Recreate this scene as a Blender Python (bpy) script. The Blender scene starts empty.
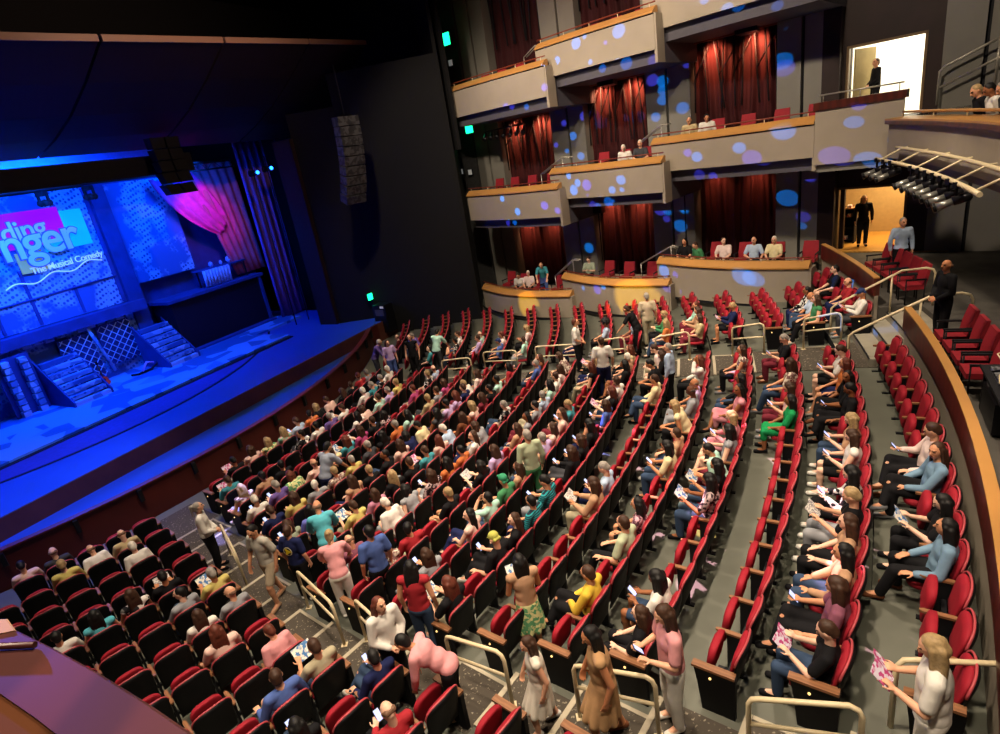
import bpy, bmesh, math, random
from mathutils import Vector, Matrix, Euler
random.seed(7)
PI = math.pi
R = math.radians
sc = bpy.context.scene
COL = sc.collection
# ------------------------------------------------------------------ materials
MATS = {}
def lin(c):
    return tuple((x / 12.92 if x <= .04045 else ((x + .055) / 1.055) ** 2.4) for x in c)
def hexc(h):
    return lin(tuple(int(h[i:i + 2], 16) / 255 for i in (0, 2, 4)))
def mat(name, col, rough=.7, metal=0., var=.0, scale=8., emit=None, estr=0., spec=.3, kind='noise', col2=None, bump=0., mid=None):
    if name in MATS: return MATS[name]
    m = bpy.data.materials.new(name); m.use_nodes = True
    nt = m.node_tree; N = nt.nodes; L = nt.links
    b = N['Principled BSDF']
    if isinstance(col, str): col = hexc(col)
    if isinstance(col2, str): col2 = hexc(col2)
    b.inputs['Base Color'].default_value = (*col, 1)
    b.inputs['Roughness'].default_value = rough
    b.inputs['Metallic'].default_value = metal
    b.inputs['Specular IOR Level'].default_value = spec
    if emit is not None:
        if isinstance(emit, str): emit = hexc(emit)
        b.inputs['Emission Color'].default_value = (*emit, 1)
        b.inputs['Emission Strength'].default_value = estr
    if var > 0 or col2 is not None or bump > 0:
        tc = N.new('ShaderNodeTexCoord')
        if kind == 'vor':
            t = N.new('ShaderNodeTexVoronoi'); t.inputs['Scale'].default_value = scale; src = t.outputs['Color']
            sep = N.new('ShaderNodeSeparateColor'); L.new(src, sep.inputs[0]); src = sep.outputs[0]
        elif kind == 'dots':
            t = N.new('ShaderNodeTexVoronoi'); t.inputs['Scale'].default_value = scale; src = t.outputs['Distance']
        elif kind == 'wave':
            t = N.new('ShaderNodeTexWave'); t.inputs['Scale'].default_value = scale; t.inputs['Distortion'].default_value = 2.5
            t.inputs['Detail'].default_value = 3; src = t.outputs['Fac']
        elif kind == 'stripe':
            t = N.new('ShaderNodeTexWave'); t.bands_direction = 'Z'; t.inputs['Scale'].default_value = scale; t.inputs['Distortion'].default_value = .4
            src = t.outputs['Fac']
        else:
            t = N.new('ShaderNodeTexNoise'); t.inputs['Scale'].default_value = scale; t.inputs['Detail'].default_value = 4; src = t.outputs['Fac']
        L.new(tc.outputs['Object'], t.inputs['Vector'])
        cr = N.new('ShaderNodeValToRGB'); L.new(src, cr.inputs['Fac'])
        e = cr.color_ramp.elements
        if col2 is None:
            e[0].position = .3; e[1].position = .7
            e[0].color = (*[c * (1 - var) for c in col], 1); e[1].color = (*[min(1, c * (1 + var)) for c in col], 1)
        else:
            w = .06 if kind in ('vor', 'stripe') else .12
            if kind == 'dots': w = .05
            mid = mid if mid is not None else (.5 if kind != 'dots' else .33)
            if kind == 'flecks': w = .02
            e[0].position = mid - w; e[1].position = mid + w
            e[0].color = (*col2, 1) if kind == 'dots' else (*col, 1); e[1].color = (*col, 1) if kind == 'dots' else (*col2, 1)
        L.new(cr.outputs['Color'], b.inputs['Base Color'])
        if bump > 0:
            bp = N.new('ShaderNodeBump'); bp.inputs['Strength'].default_value = bump; bp.inputs['Distance'].default_value = .02
            L.new(src, bp.inputs['Height']); L.new(bp.outputs['Normal'], b.inputs['Normal'])
    MATS[name] = m
    return m
def lattice_mat(name, hi, lo, dark, scale):
    """painted net of holes over a cloudy ground"""
    m = mat(name, hi, .7); nt = m.node_tree; N = nt.nodes; L = nt.links
    tc = N.new('ShaderNodeTexCoord'); v = N.new('ShaderNodeTexVoronoi'); v.inputs['Scale'].default_value = scale; v.inputs['Randomness'].default_value = .18
    rot = N.new('ShaderNodeMapping'); rot.inputs['Rotation'].default_value = (0, R(45), R(30)); L.new(tc.outputs['Object'], rot.inputs['Vector'])
    L.new(rot.outputs[0], v.inputs['Vector'])
    cr = N.new('ShaderNodeValToRGB'); L.new(v.outputs['Distance'], cr.inputs[0]); e = cr.color_ramp.elements
    e[0].position = .34; e[1].position = .44; e[0].color = (*hexc(lo), 1); e[1].color = (*hexc(hi), 1)
    n = N.new('ShaderNodeTexNoise'); n.inputs['Scale'].default_value = .85; n.inputs['Detail'].default_value = 5; L.new(tc.outputs['Object'], n.inputs['Vector'])
    c2 = N.new('ShaderNodeValToRGB'); L.new(n.outputs['Fac'], c2.inputs[0]); g = c2.color_ramp.elements; g[0].position = .46; g[1].position = .54; g[0].color = (0, 0, 0, 1); g[1].color = (1, 1, 1, 1)
    mx = N.new('ShaderNodeMix'); mx.data_type = 'RGBA'; L.new(c2.outputs[0], mx.inputs[0]); mx.inputs[6].default_value = (*hexc(dark), 1); L.new(cr.outputs[0], mx.inputs[7])
    L.new(mx.outputs[2], N['Principled BSDF'].inputs['Base Color'])
    return m
# ------------------------------------------------------------------ mesh builder
class MB:
    def __init__(s):
        s.v = []; s.f = []; s.mi = []; s.sm = []
    def face(s, idx, m=0, smooth=False):
        s.f.append(idx); s.mi.append(m); s.sm.append(smooth)
    def add(s, verts, faces, m=0, smooth=False, M=None):
        o = len(s.v)
        s.v += [tuple(M @ Vector(v)) if M is not None else tuple(v) for v in verts]
        for f in faces: s.face([i + o for i in f], m, smooth)
    def box(s, c, d, m=0, M=None):
        x, y, z = c; a, b, e = d[0] / 2, d[1] / 2, d[2] / 2
        vs = [(x - a, y - b, z - e), (x + a, y - b, z - e), (x + a, y + b, z - e), (x - a, y + b, z - e),
              (x - a, y - b, z + e), (x + a, y - b, z + e), (x + a, y + b, z + e), (x - a, y + b, z + e)]
        s.add(vs, [(0, 3, 2, 1), (4, 5, 6, 7), (0, 1, 5, 4), (1, 2, 6, 5), (2, 3, 7, 6), (3, 0, 4, 7)], m, False, M)
    def hexa(s, b4, t4, m=0):
        s.add(list(b4) + list(t4), [(0, 3, 2, 1), (4, 5, 6, 7), (0, 1, 5, 4), (1, 2, 6, 5), (2, 3, 7, 6), (3, 0, 4, 7)], m)
    def tube(s, pts, r, n=8, m=0, closed=False, caps=True):
        pts = [Vector(p) for p in pts]; k = len(pts); rings = []
        rr = r if isinstance(r, (list, tuple)) else [r] * k
        pu = None
        for i, p in enumerate(pts):
            if closed: t = pts[(i + 1) % k] - pts[i - 1]
            else: t = pts[min(i + 1, k - 1)] - pts[max(i - 1, 0)]
            t.normalize()
            if pu is None:
                u = t.orthogonal().normalized()
            else:
                u = (pu - t * pu.dot(t))
                u = u.normalized() if u.length > 1e-6 else t.orthogonal().normalized()
            pu = u; w = t.cross(u)
            o = len(s.v); rings.append(o)
            for j in range(n):
                a = 2 * PI * j / n
                s.v.append(tuple(p + (u * math.cos(a) + w * math.sin(a)) * rr[i]))
        for i in range(k if closed else k - 1):
            a = rings[i]; b = rings[(i + 1) % k]
            for j in range(n):
                s.face([a + j, a + (j + 1) % n, b + (j + 1) % n, b + j], m, True)
        if caps and not closed:
            s.face([rings[0] + j for j in range(n)][::-1], m); s.face([rings[-1] + j for j in range(n)], m)
    def loft(s, rings, m=0, smooth=False, cap=True, closed=True):
        o = len(s.v); n = len(rings[0])
        for r in rings: s.v += [tuple(p) for p in r]
        for i in range(len(rings) - 1):
            for j in range(n if closed else n - 1):
                a = o + i * n + j; b = o + i * n + (j + 1) % n
                s.face([a, b, b + n, a + n], m, smooth)
        if cap:
            s.face([o + j for j in range(n)][::-1], m); s.face([o + (len(rings) - 1) * n + j for j in range(n)], m)
    def sphere(s, c, r, n=10, m=0, sz=(1, 1, 1), M=None):
        vs = []; fs = []
        h = n // 2
        for i in range(h + 1):
            th = PI * i / h
            for j in range(n):
                a = 2 * PI * j / n
                vs.append((c[0] + r * sz[0] * math.sin(th) * math.cos(a), c[1] + r * sz[1] * math.sin(th) * math.sin(a), c[2] + r * sz[2] * math.cos(th)))
        for i in range(h):
            for j in range(n):
                fs.append((i * n + j, (i + 1) * n + j, (i + 1) * n + (j + 1) % n, i * n + (j + 1) % n))
        s.add(vs, fs, m, True, M)
    def mesh(s, name):
        me = bpy.data.meshes.new(name)
        me.from_pydata(s.v, [], s.f)
        me.polygons.foreach_set('material_index', s.mi)
        me.polygons.foreach_set('use_smooth', s.sm)
        me.validate(); me.update()
        return me
    def build(s, name, mats, parent=None, label=None, recalc=True):
        me = s.mesh(name)
        for m in (mats if isinstance(mats, (list, tuple)) else [mats]): me.materials.append(m)
        if recalc:
            bm = bmesh.new(); bm.from_mesh(me); bmesh.ops.recalc_face_normals(bm, faces=bm.faces); bm.to_mesh(me); bm.free()
        return link(name, me, parent, label)
def link(name, me, parent=None, label=None):
    o = bpy.data.objects.new(name, me); COL.objects.link(o)
    if parent is not None: o.parent = parent
    if label: o['label'] = label
    return o
def tag(o, label, cat, group=None, kind=None):
    o['label'] = label; o['category'] = cat
    if group: o['group'] = group
    if kind: o['kind'] = kind
    return o
def empty(name, loc=(0, 0, 0), rz=0, label=None, cat=None, group=None):
    o = bpy.data.objects.new(name, None); COL.objects.link(o)
    o.location = loc; o.rotation_euler = (0, 0, rz); o.empty_display_size = .1
    if label: tag(o, label, cat, group)
    return o
def struct(name, mb, mats, parent=None, smooth=False):
    o = mb.build(name, mats, parent)
    if parent is None: o['kind'] = 'structure'
    return o
def copy_tree(o, parent=None):
    c = o.copy(); COL.objects.link(c); c.parent = parent
    for ch in list(o.children): copy_tree(ch, c)
    return c
ONES = 'zero one two three four five six seven eight nine ten eleven twelve thirteen fourteen fifteen sixteen seventeen eighteen nineteen twenty'.split()
# ------------------------------------------------------------------ the house: arcs about the stage centre
PX, PY = -23.32, 25.51           # centre of the seating arcs
R0 = 19.52                       # radius of the front row's backrests
SO = .28                         # seat centre lies this far in front of its backrest top
def zrow(k): return .0377 * k + .0053 * k * k
def interp(x, xs, ys):
    if x <= xs[0]: return ys[0]
    for i in range(len(xs) - 1):
        if x <= xs[i + 1]:
            t = (x - xs[i]) / (xs[i + 1] - xs[i]); return ys[i] + t * (ys[i + 1] - ys[i])
    return ys[-1]
def polar(r, a, z=0.):
    return Vector((PX + r * math.cos(R(a)), PY + r * math.sin(R(a)), z))
AX = Vector((.866, -.5, 0)); LT = Vector((.5, .866, 0))
def sp(d, w, z=0.):              # stage coordinates: depth from the arc centre, across, up
    return Vector((PX, PY, 0)) + AX * d + LT * w + Vector((0, 0, z))
BD = Vector((.724, -.69, 0)); BN = Vector((.69, .724, 0)); B0 = Vector((9.9, 17.7, 0))
def bx(s, o, z=0.):              # side boxes: along the wall, out through the wall, up
    return B0 + BD * s + BN * o + Vector((0, 0, z))
CAM = Vector((0, 0, 7.8)); FPX = 588.; TH = .3527; RO = .1635
def cam_axes():
    f = Vector((0, math.cos(TH), -math.sin(TH))); r = Vector((1, 0, 0)); u = r.cross(f)
    return f, r * math.cos(RO) - u * math.sin(RO), r * math.sin(RO) + u * math.cos(RO)
def view(p):
    f, r, u = cam_axes(); d = Vector(p) - CAM; z = d.dot(f)
    if z <= .05: return None
    return 500 + FPX * d.dot(r) / z, 367 - FPX * d.dot(u) / z
# ------------------------------------------------------------------ house materials
M_conc = mat('floor_concrete', '595b51', .55, var=.12, scale=1.3, spec=.4)
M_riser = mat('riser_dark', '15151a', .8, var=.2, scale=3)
M_carp = mat('aisle_carpet', '453f37', .95, scale=24, kind='flecks', col2='857d6e', mid=.64)
M_nose = mat('step_nosing', 'a39a86', .6, var=.08)
M_wall = mat('box_plaster', '93897a', .7, var=.05, scale=1.5)
M_grey = mat('pilaster_grey', '716f68', .7, var=.06, scale=1.2)
M_black = mat('black_masking', '070709', .85, var=.15, scale=2)
M_oak = mat('honey_oak', 'b07f44', .4, var=.10, scale=1.2, kind='noise', spec=.5)
M_dwood = mat('dark_wood', '46170c', .35, var=.25, scale=2.0, kind='wave', spec=.5)
M_bwall = mat('dark_brown_panel', '241513', .6, var=.2, scale=1.5)
M_curt = mat('maroon_curtain', '30070c', .85, var=.25, scale=1.0)
M_rail = mat('cream_rail', 'cbbb97', .4, spec=.5)
M_soff = mat('box_beam_grey', '4a4850', .7, var=.05)
M_steel = mat('steel_rail', 'a9a49a', .35, .6)
M_copper = mat('copper_panel', '7a3a2a', .6, var=.1)
M_rtube = mat('red_wood_rail', '6d2a16', .4, spec=.5)
M_plat = mat('platform_carpet', '4a4742', .9, var=.2, scale=2.5)
# ------------------------------------------------------------------ stepped floor
def arc_strip(mb, r0, r1, a0, a1, z0, z1, m=0, n=24):
    va = [polar(r0, a0 + (a1 - a0) * i / n, z0) for i in range(n + 1)]; vb = [polar(r1, a0 + (a1 - a0) * i / n, z1) for i in range(n + 1)]
    o = len(mb.v); mb.v += [tuple(p) for p in va + vb]
    for i in range(n): mb.face([o + i, o + i + 1, o + n + 2 + i, o + n + 1 + i], m)
def arc_solid(mb, r0, r1, a0, a1, z0, z1, m=0, n=24):
    rings = []
    for i in range(n + 1):
        a = a0 + (a1 - a0) * i / n
        rings.append([polar(r0, a, z0), polar(r1, a, z0), polar(r1, a, z1), polar(r0, a, z1)])
    mb.loft(rings, m)
mb = MB()
FA0, FA1 = -92, 16
for k in range(17):
    ri = R0 + .95 * (k - 1) + .09; ro = R0 + .95 * k + .09
    if k == 0: ri = 17.72
    if k == 16: ro = 36.4
    arc_strip(mb, ri, ro, FA0, FA1, zrow(k), zrow(k), 0, 48)
    if k > 0: arc_strip(mb, ri, ri, FA0, FA1, zrow(k - 1), zrow(k), 1, 48)
struct('floor', mb, [M_conc, M_riser])
# aisle tables
MX = [0, 7, 8, 10, 12, 14, 16]; MY = [-37.6, -41.1, -41.0, -40.6, -40.2, -39.6, -39.2]
def aM0(k): return interp(k, MX, MY)
def aM1(k): return -13.8 - .62 * k
def aL1(k): return interp(k, [0, 8, 9, 10, 12, 16], [-41.7, -43.05, -42.9, -42.3, -42.0, -41.6])
def aT0(k): return -11.2 - .57 * k
T1 = [5.5, 5.7, 5.3, 4.5, 2.4, .35, -1.5, -3.2, -4.9, -6.4, -8.2, -9.2, -10.2, -11.8, -13.3, -14, -13.0]
# carpeted aisle treads with pale nosings (one per row)
mbc = MB(); mbn = MB()
for k in range(17):
    ri = R0 + .95 * (k - 1) + .09; ro = ri + .95; z = zrow(k)
    if k == 0: ri = 18.1
    for (a0, a1) in ((aL1(k) - .15, aM0(k) - .25), (aM1(k) + .35, aT0(k) - .3)):
        arc_solid(mbc, ri, ro, a0, a1, z + .002, z + .014, 0, 4)
        if k > 0: arc_solid(mbn, ri - .015, ri + .055, a0, a1, z + .003, z + .022, 0, 4)
        da = math.degrees(.05 / ri)
        if k % 2 == 1: arc_solid(mbn, ri + .06, ro, a1 - da, a1, z + .004, z + .02, 0, 2)
o = struct('floor_aisle_carpet', mbc, M_carp); o['kind'] = 'structure'
o = struct('trim_1', mbn, M_nose)
# ------------------------------------------------------------------ pit rail: curved wooden wall in panels on brackets
M_pit = mat('pit_rail_wood', '4b1a14', .5, var=.15, scale=1.5)
mb = MB()
arc_solid(mb, 17.58, 17.68, -64, 3.5, -.02, .95, 0, 60)
pit = mb.build('orchestra_pit_rail', M_pit)
tag(pit, 'curved dark red wooden pit rail between the front row and stage', 'railing')
mb = MB(); arc_solid(mb, 17.54, 17.74, -64, 3.5, .95, .99, 0, 60); mb.build('top_cap', mat('pit_cap', '5d2218', .35, spec=.6), pit)
for i in range(14):
    a = -60 + i * 4.8
    mb = MB(); th = math.degrees(.05 / 17.7)
    mb.hexa([polar(17.69, a - th, .55), polar(17.80, a - th, .60), polar(17.80, a + th, .60), polar(17.69, a + th, .55)],
            [polar(17.69, a - th, .93), polar(17.80, a - th, .93), polar(17.80, a + th, .93), polar(17.69, a + th, .93)])
    mb.build('bracket', M_black, pit)
# far end of the pit rail: short return towards the masking wall
mb = MB()
p0 = polar(17.6, 3.5, 0); p1 = sp(14.6, 10.4, 0)
d = (p1 - p0).normalized(); nn = Vector((-d.y, d.x, 0)) * .06
mb.hexa([p0 - nn, p1 - nn, p1 + nn, p0 + nn], [q + Vector((0, 0, .95)) for q in (p0 - nn, p1 - nn, p1 + nn, p0 + nn)])
mb.build('end_panel', M_pit, pit)
# ------------------------------------------------------------------ wall behind the last row, grey below, dark wood above, oak cap
def back_wall(a0, a1, name, label):
    root = empty(name, polar(34.9, (a0 + a1) / 2, zrow(16)), 0, label, 'low wall')
    inv = Matrix.Translation(-root.location)
    def put(nm, r0, r1, z0, z1, m):
        b = MB(); arc_solid(b, r0, r1, a0, a1, z0, z1, 0, 30)
        b.v = [tuple(inv @ Vector(v)) for v in b.v]
        return b.build(nm, m, root)
    put('base_panel', 34.90, 34.98, zrow(16), 2.88, M_wall)
    put('wood_panel', 34.86, 35.0, 2.88, 3.33, M_dwood)
    put('oak_cap', 34.855, 34.99, 3.33, 3.36, M_oak)
back_wall(-56, -23.4, 'rear_parapet', 'long curved wood parapet with honey oak cap behind the last row')
back_wall(-19.2, -11.6, 'rear_parapet', 'short curved wood parapet with oak cap beyond the rear steps')
# raised platform behind the wall and the steps up to it
mb = MB()
PZ = 2.6
arc_solid(mb, 35.0, 44, -60, -23.2, 0, PZ, 0, 24); arc_solid(mb, 35.9, 44, -23.2, -19.4, 0, PZ, 0, 6); arc_solid(mb, 35.0, 44, -19.4, 3, 0, PZ, 0, 12)
struct('floor_rear_platform', mb, M_plat)
mb = MB()
for i, z in enumerate((zrow(16) + .17, zrow(16) + .34, zrow(16) + .51)):
    arc_solid(mb, 34.3 + .42 * i, 34.72 + .42 * i + (.4 if i == 2 else 0), -23.2, -19.4, 1.9, z, 0, 6)
struct('floor_steps', mb, mat('step_stone', '8c8778', .6, var=.1, scale=3))
mb = MB()
for i, z in enumerate((zrow(16) + .17, zrow(16) + .34, zrow(16) + .51)):
    arc_solid(mb, 34.29 + .42 * i, 34.33 + .42 * i, -23.2, -19.4, z, z + .008, 0, 6)
struct('trim_2', mb, M_riser)
# ------------------------------------------------------------------ side boxes in three tiers
def lerp(a, b, t): return a + (b - a) * t
BOXES = [  # tier, bay, s0, off0, s1, off1, top, bottom, bulge
    ('upper', 'a', -14.5, .55, -9.02, 0, 10.55, 9.30, .10), ('upper', 'b', -9.75, .6, -4.6, 0, 11.2, 9.96, .10), ('upper', 'c', -5.25, .6, .1, 0, 11.85, 10.56, .10),
    ('middle', 'a', -14.5, .55, -9.02, 0, 6.15, 4.87, .22), ('middle', 'b', -9.75, .6, -4.6, 0, 6.68, 5.50, .14), ('middle', 'c', -5.25, .6, .12, 0, 7.26, 6.14, .10),
    ('lower', 'a', -14.5, .55, -9.0, 0, 1.78, .66, .55), ('lower', 'b', -9.75, .6, -4.6, 0, 2.38, 1.02, .5), ('lower', 'c', -5.3, .6, .09, 0, 3.05, 1.66, .35)]
def front(b, t, add=0.):
    s = lerp(b[2], b[4], t); o = lerp(b[3], b[5], t) - b[8] * math.sin(PI * t) + add
    return s, o
ordn = {'a': 'stage end', 'b': 'middle', 'c': 'rear'}
NB = 14
BACK = 3.25
for b in BOXES:
    tier, bay, s0, o0, s1, o1, zt, zb, bulge = b
    lab = '%s tier %s box front, grey plaster with honey oak cap and rail' % (tier, ordn[bay])
    org = bx(s1, 0, zb)
    root = empty('theater_box', org, 0, lab, 'balcony box', 'side boxes in three tiers')
    T0 = -org
    def sweep(name, prof, m, par=root, label=None, t0=0., t1=1.):
        # prof: list of (offset outward from the front line, z)
        mbx = MB(); rings = []
        for i in range(NB + 1):
            t = lerp(t0, t1, i / NB); s, o = front(b, t)
            rings.append([bx(s, o + po, pz) + T0 for po, pz in prof])
        mbx.loft(rings, 0, False)
        return mbx.build(name, m, par, label)
    capz = zt - .2
    sweep('fascia', [(0, zb), (.1, zb), (.1, capz - .04), (0, capz - .04)], M_wall)
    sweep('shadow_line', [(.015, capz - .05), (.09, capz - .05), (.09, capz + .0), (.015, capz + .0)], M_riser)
    sweep('oak_cap', [(-.06, capz), (.30, capz), (.30, zt + .02), (.18, zt + .02), (-.06, capz + .05)], M_oak)
    tube = MB(); tube.tube([bx(*front(b, i / NB, .16), zt + .12) + T0 for i in range(NB + 1)], .022, 8); rl = tube.build('top_rail', M_rtube, root)
    for i in range(5):
        t = .04 + .92 * i / 4; s, o = front(b, t, .16)
        br = MB(); br.tube([bx(s, o, zt) + T0, bx(s, o, zt + .12) + T0], .014, 6); br.build('rail_bracket', M_rail, root)
    zf = zt - .66
    sd = 0.0
    # floor slab set back behind the fascia, with the lower beam that shows under it
    mbx = MB(); rings = []
    for i in range(NB + 1):
        s, o = front(b, i / NB, .1)
        lowz = zb - .38 if tier != 'lower' else max(-.1, zb - 1.2)
        st = .16 if tier != 'lower' else .12
        rings.append([bx(s, o + st, lowz) + T0, bx(s, BACK, lowz) + T0, bx(s, BACK, zf) + T0, bx(s, o, zf) + T0, bx(s, o, zf - .1) + T0, bx(s, o + st, zb + .02) + T0])
    mbx.loft(rings, 0, False); mbx.build('floor_slab', M_soff if tier != 'lower' else M_wall, root)
    # end wall seen at the rear end of each box
    e0 = s1; dz = .38 if tier != 'lower' else 1.0
    mbx = MB(); mbx.hexa([bx(e0 - .04, .02, max(0, zb - dz)) + T0, bx(e0 + .06, .02, max(0, zb - dz)) + T0, bx(e0 + .06, .55, max(0, zb - dz)) + T0, bx(e0 - .04, .55, max(0, zb - dz)) + T0],
                         [bx(e0 - .04, .02, capz) + T0, bx(e0 + .06, .02, capz) + T0, bx(e0 + .06, .55, capz) + T0, bx(e0 - .04, .55, capz) + T0])
    mbx.build('end_wall', M_wall, root)
    if tier == 'lower':
        kick = MB(); rings = []
        for i in range(NB + 1):
            s, o = front(b, i / NB, .14)
            rings.append([bx(s, o, -.2) + T0, bx(s, o + .2, -.2) + T0, bx(s, o + .2, zb) + T0, bx(s, o, zb) + T0])
        kick.loft(rings, 0, False); kick.build('plinth', M_grey, root)
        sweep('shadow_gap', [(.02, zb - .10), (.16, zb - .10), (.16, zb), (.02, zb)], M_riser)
# grey pilasters full height in pairs, maroon curtains between, dark wall behind
def slabwall(name, s0, s1, o0, o1, z0, z1, m, kind='structure'):
    q = MB(); q.hexa([bx(s0, o0, z0), bx(s1, o0, z0), bx(s1, o1, z0), bx(s0, o1, z0)], [bx(s0, o0, z1), bx(s1, o0, z1), bx(s1, o1, z1), bx(s0, o1, z1)])
    return struct(name, q, m)
HT = 15.5
slabwall('wall_right', -16.2, .2, 3.75, 3.95, -.2, HT, M_bwall)
pn = 0
for (a, g, c) in ((-15.7, -14.9, -14.1), (-11.1, -10.22, -9.4), (-6.55, -5.7, -4.8), (-1.8, -1.02, -.45)):
    slabwall('trim_pilaster', a, g - .05, 2.95, 3.75, -.2, HT, M_grey); slabwall('trim_pilaster', g + .05, c, 2.95, 3.75, -.2, HT, M_grey)
    slabwall('trim_pilaster_groove', g - .05, g + .05, 3.1, 3.75, -.2, HT, M_riser)
slabwall('wall_right_rear_panel', -.45, .05, 2.95, 3.75, -.2, HT, M_bwall)
def curtain(s0, s1, z0, z1, label):
    q = MB(); n = 84; w = s1 - s0
    rngs = []
    rnd = random.Random(int(s0 * 10 + z0 * 7))
    ph = [rnd.uniform(0, 6.28) for _ in range(4)]
    cols = []
    for i in range(n + 1):
        t = i / n; s = s0 + w * t
        f = .06 * math.sin(t * 62 + ph[0]) + .04 * math.sin(t * 35 + ph[1]) + .03 * math.sin(t * 97 + ph[2])
        cols.append((s, f))
    zs = [z0, lerp(z0, z1, .3), lerp(z0, z1, .6), lerp(z0, z1, .85), z1]
    o = len(q.v)
    for zi, z in enumerate(zs):
        for s, f in cols: q.v.append(tuple(bx(s + .04 * math.sin(zi * 1.3 + s * 3), 3.45 + f * (1.3 - .18 * zi), z)))
    for zi in range(len(zs) - 1):
        for i in range(n):
            a = o + zi * (n + 1) + i; q.face([a, a + 1, a + n + 2, a + n + 1], 0, True)
    ob = q.build('curtain', M_curt, recalc=False)
    md = ob.modifiers.new('thick', 'SOLIDIFY'); md.thickness = .02
    tag(ob, label, 'curtain', 'maroon curtains behind the boxes')
    return ob
BAYS = {'a': (-14.1, -11.12), 'b': (-9.38, -6.57), 'c': (-4.78, -1.82)}
for b in BOXES:
    tier, bay, zt, zb = b[0], b[1], b[6], b[7]
    nxt = {'lower': 'middle', 'middle': 'upper', 'upper': None}[tier]
    ztop = HT if nxt is None else [q for q in BOXES if q[0] == nxt and q[1] == bay][0][7] - .4
    s0, s1 = BAYS[bay]
    curtain(s0, s1, zt - .83, ztop, 'maroon curtain at the back of the %s tier %s box' % (tier, ordn[bay]))
    # slim diagonal braces of the acoustic screen in front of the upper curtain
    if bay in 'abc' and tier != 'lower':
        fr = empty('acoustic_screen', bx((s0 + s1) / 2, 3.2, ztop - 2), 0, 'thin dark branching frame before the %s tier %s curtain' % (tier, ordn[bay]), 'screen', 'branching frames before the curtains')
        rnd = random.Random(hash((tier, bay)) % 1 + int(zt * 10))
        zz0, zz1 = (zt - .6, ztop - .02)
        for i in range(9):
            sa = lerp(s0 + .1, s1 - .1, i / 8)
            q = MB(); st = lerp(zz0, zz1, .35)
            sb = sa + rnd.uniform(-.35, .35)
            sb = min(max(sb, s0 + .05), s1 - .05)
            q.tube([bx(sa, 3.22, zz1) - fr.location, bx(sb, 3.22, st) - fr.location], .028, 6); q.build('bar', M_riser, fr)
            if i % 2 == 0 and i < 8:
                q = MB(); sc2 = min(sb + .55, s1 - .05)
                q.tube([bx(sb * .5 + sa * .5, 3.22, (zz1 + st) / 2) - fr.location, bx(sc2, 3.22, lerp(st, zz1, .93)) - fr.location], .022, 6); q.build('bar', M_riser, fr)
    if nxt is not None:
        # copper header strip under the slab above
        slabwall('trim_header', s0 - .0, s1 + .0, 3.0, 3.2, ztop - .02, ztop + .2, M_copper)
# plain tall panel at the rear end of the middle tier, with wood cap
root = empty('gallery_front', bx(1.1, 0, 5.95), 0, 'plain tall grey gallery front with dark wood cap before upper doorway', 'balcony box')
def rb(name, s0, s1, o0, o1, z0, z1, m, par):
    q = MB(); q.hexa([bx(s0, o0, z0) - par.location, bx(s1, o0, z0) - par.location, bx(s1, o1, z0) - par.location, bx(s0, o1, z0) - par.location],
                     [bx(s0, o0, z1) - par.location, bx(s1, o0, z1) - par.location, bx(s1, o1, z1) - par.location, bx(s0, o1, z1) - par.location])
    return q.build(name, m, par)
rb('fascia', .14, 2.25, -.02, .1, 5.92, 7.40, M_wall, root)
rb('wood_cap', .10, 2.30, -.08, .32, 7.40, 7.60, M_dwood, root)
rb('floor_slab', .14, 2.25, .12, 3.2, 5.7, 6.84, M_grey, root)
q = MB(); q.tube([bx(.2, .12, 7.78) - root.location, bx(2.2, .12, 7.78) - root.location], .022, 8); q.build('top_rail', M_steel, root)
for s in (.3, 1.2, 2.1):
    q = MB(); q.tube([bx(s, .12, 7.6) - root.location, bx(s, .12, 7.78) - root.location], .014, 6); q.build('rail_bracket', M_steel, root)
# rear wall with two lit doorways (plane of the box backs)
DW = 3.3
def wallpiece(s0, s1, z0, z1, m=M_bwall, o0=DW, o1=DW + .2): slabwall('wall_rear_panel', s0, s1, o0, o1, z0, z1, m)
wallpiece(.05, 2.62, 9.06, HT); wallpiece(.05, .16, 6.85, 9.06); wallpiece(2.24, 2.62, 6.85, 9.06); wallpiece(.05, 2.62, 4.8, 6.85); wallpiece(2.06, 2.62, 2.6, 4.8)
# room beyond the upper door and beyond the lower door
M_white = mat('white_room', 'f2efe2', .8); M_beige = mat('beige_room', 'a98f62', .7, var=.06); M_floorwood = mat('maple_floor', 'b98a3e', .45, var=.12, kind='wave', scale=3)
def room(tagn, s0, s1, z0, z1, dep, mw, mf, frame):
    a, c = DW + .2, DW + dep
    slabwall('floor_%s_room' % tagn, s0 - .6, s1 + 1.2, a - .2, c, z0 - .1, z0, mf)
    slabwall('wall_%s_room_back' % tagn, s0 - .6, s1 + 1.2, c, c + .1, z0, z1 + .6, mw)
    slabwall('wall_%s_room_left' % tagn, s0 - .7, s0 - .6, a, c, z0, z1 + .6, mw)
    slabwall('wall_%s_room_right' % tagn, s1 + 1.2, s1 + 1.3, a, c, z0, z1 + .6, mw)
    slabwall('ceiling_%s_room' % tagn, s0 - .6, s1 + 1.2, a, c, z1 + .6, z1 + .7, mw)
room('upper', .16, 2.24, 6.86, 9.06, 3.2, M_white, M_white, M_bwall)
room('lower', .05, 2.06, 2.64, 4.8, 3.4, M_beige, M_floorwood, M_bwall)
M_frame = mat('door_frame', '6b5436', .5)
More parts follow.
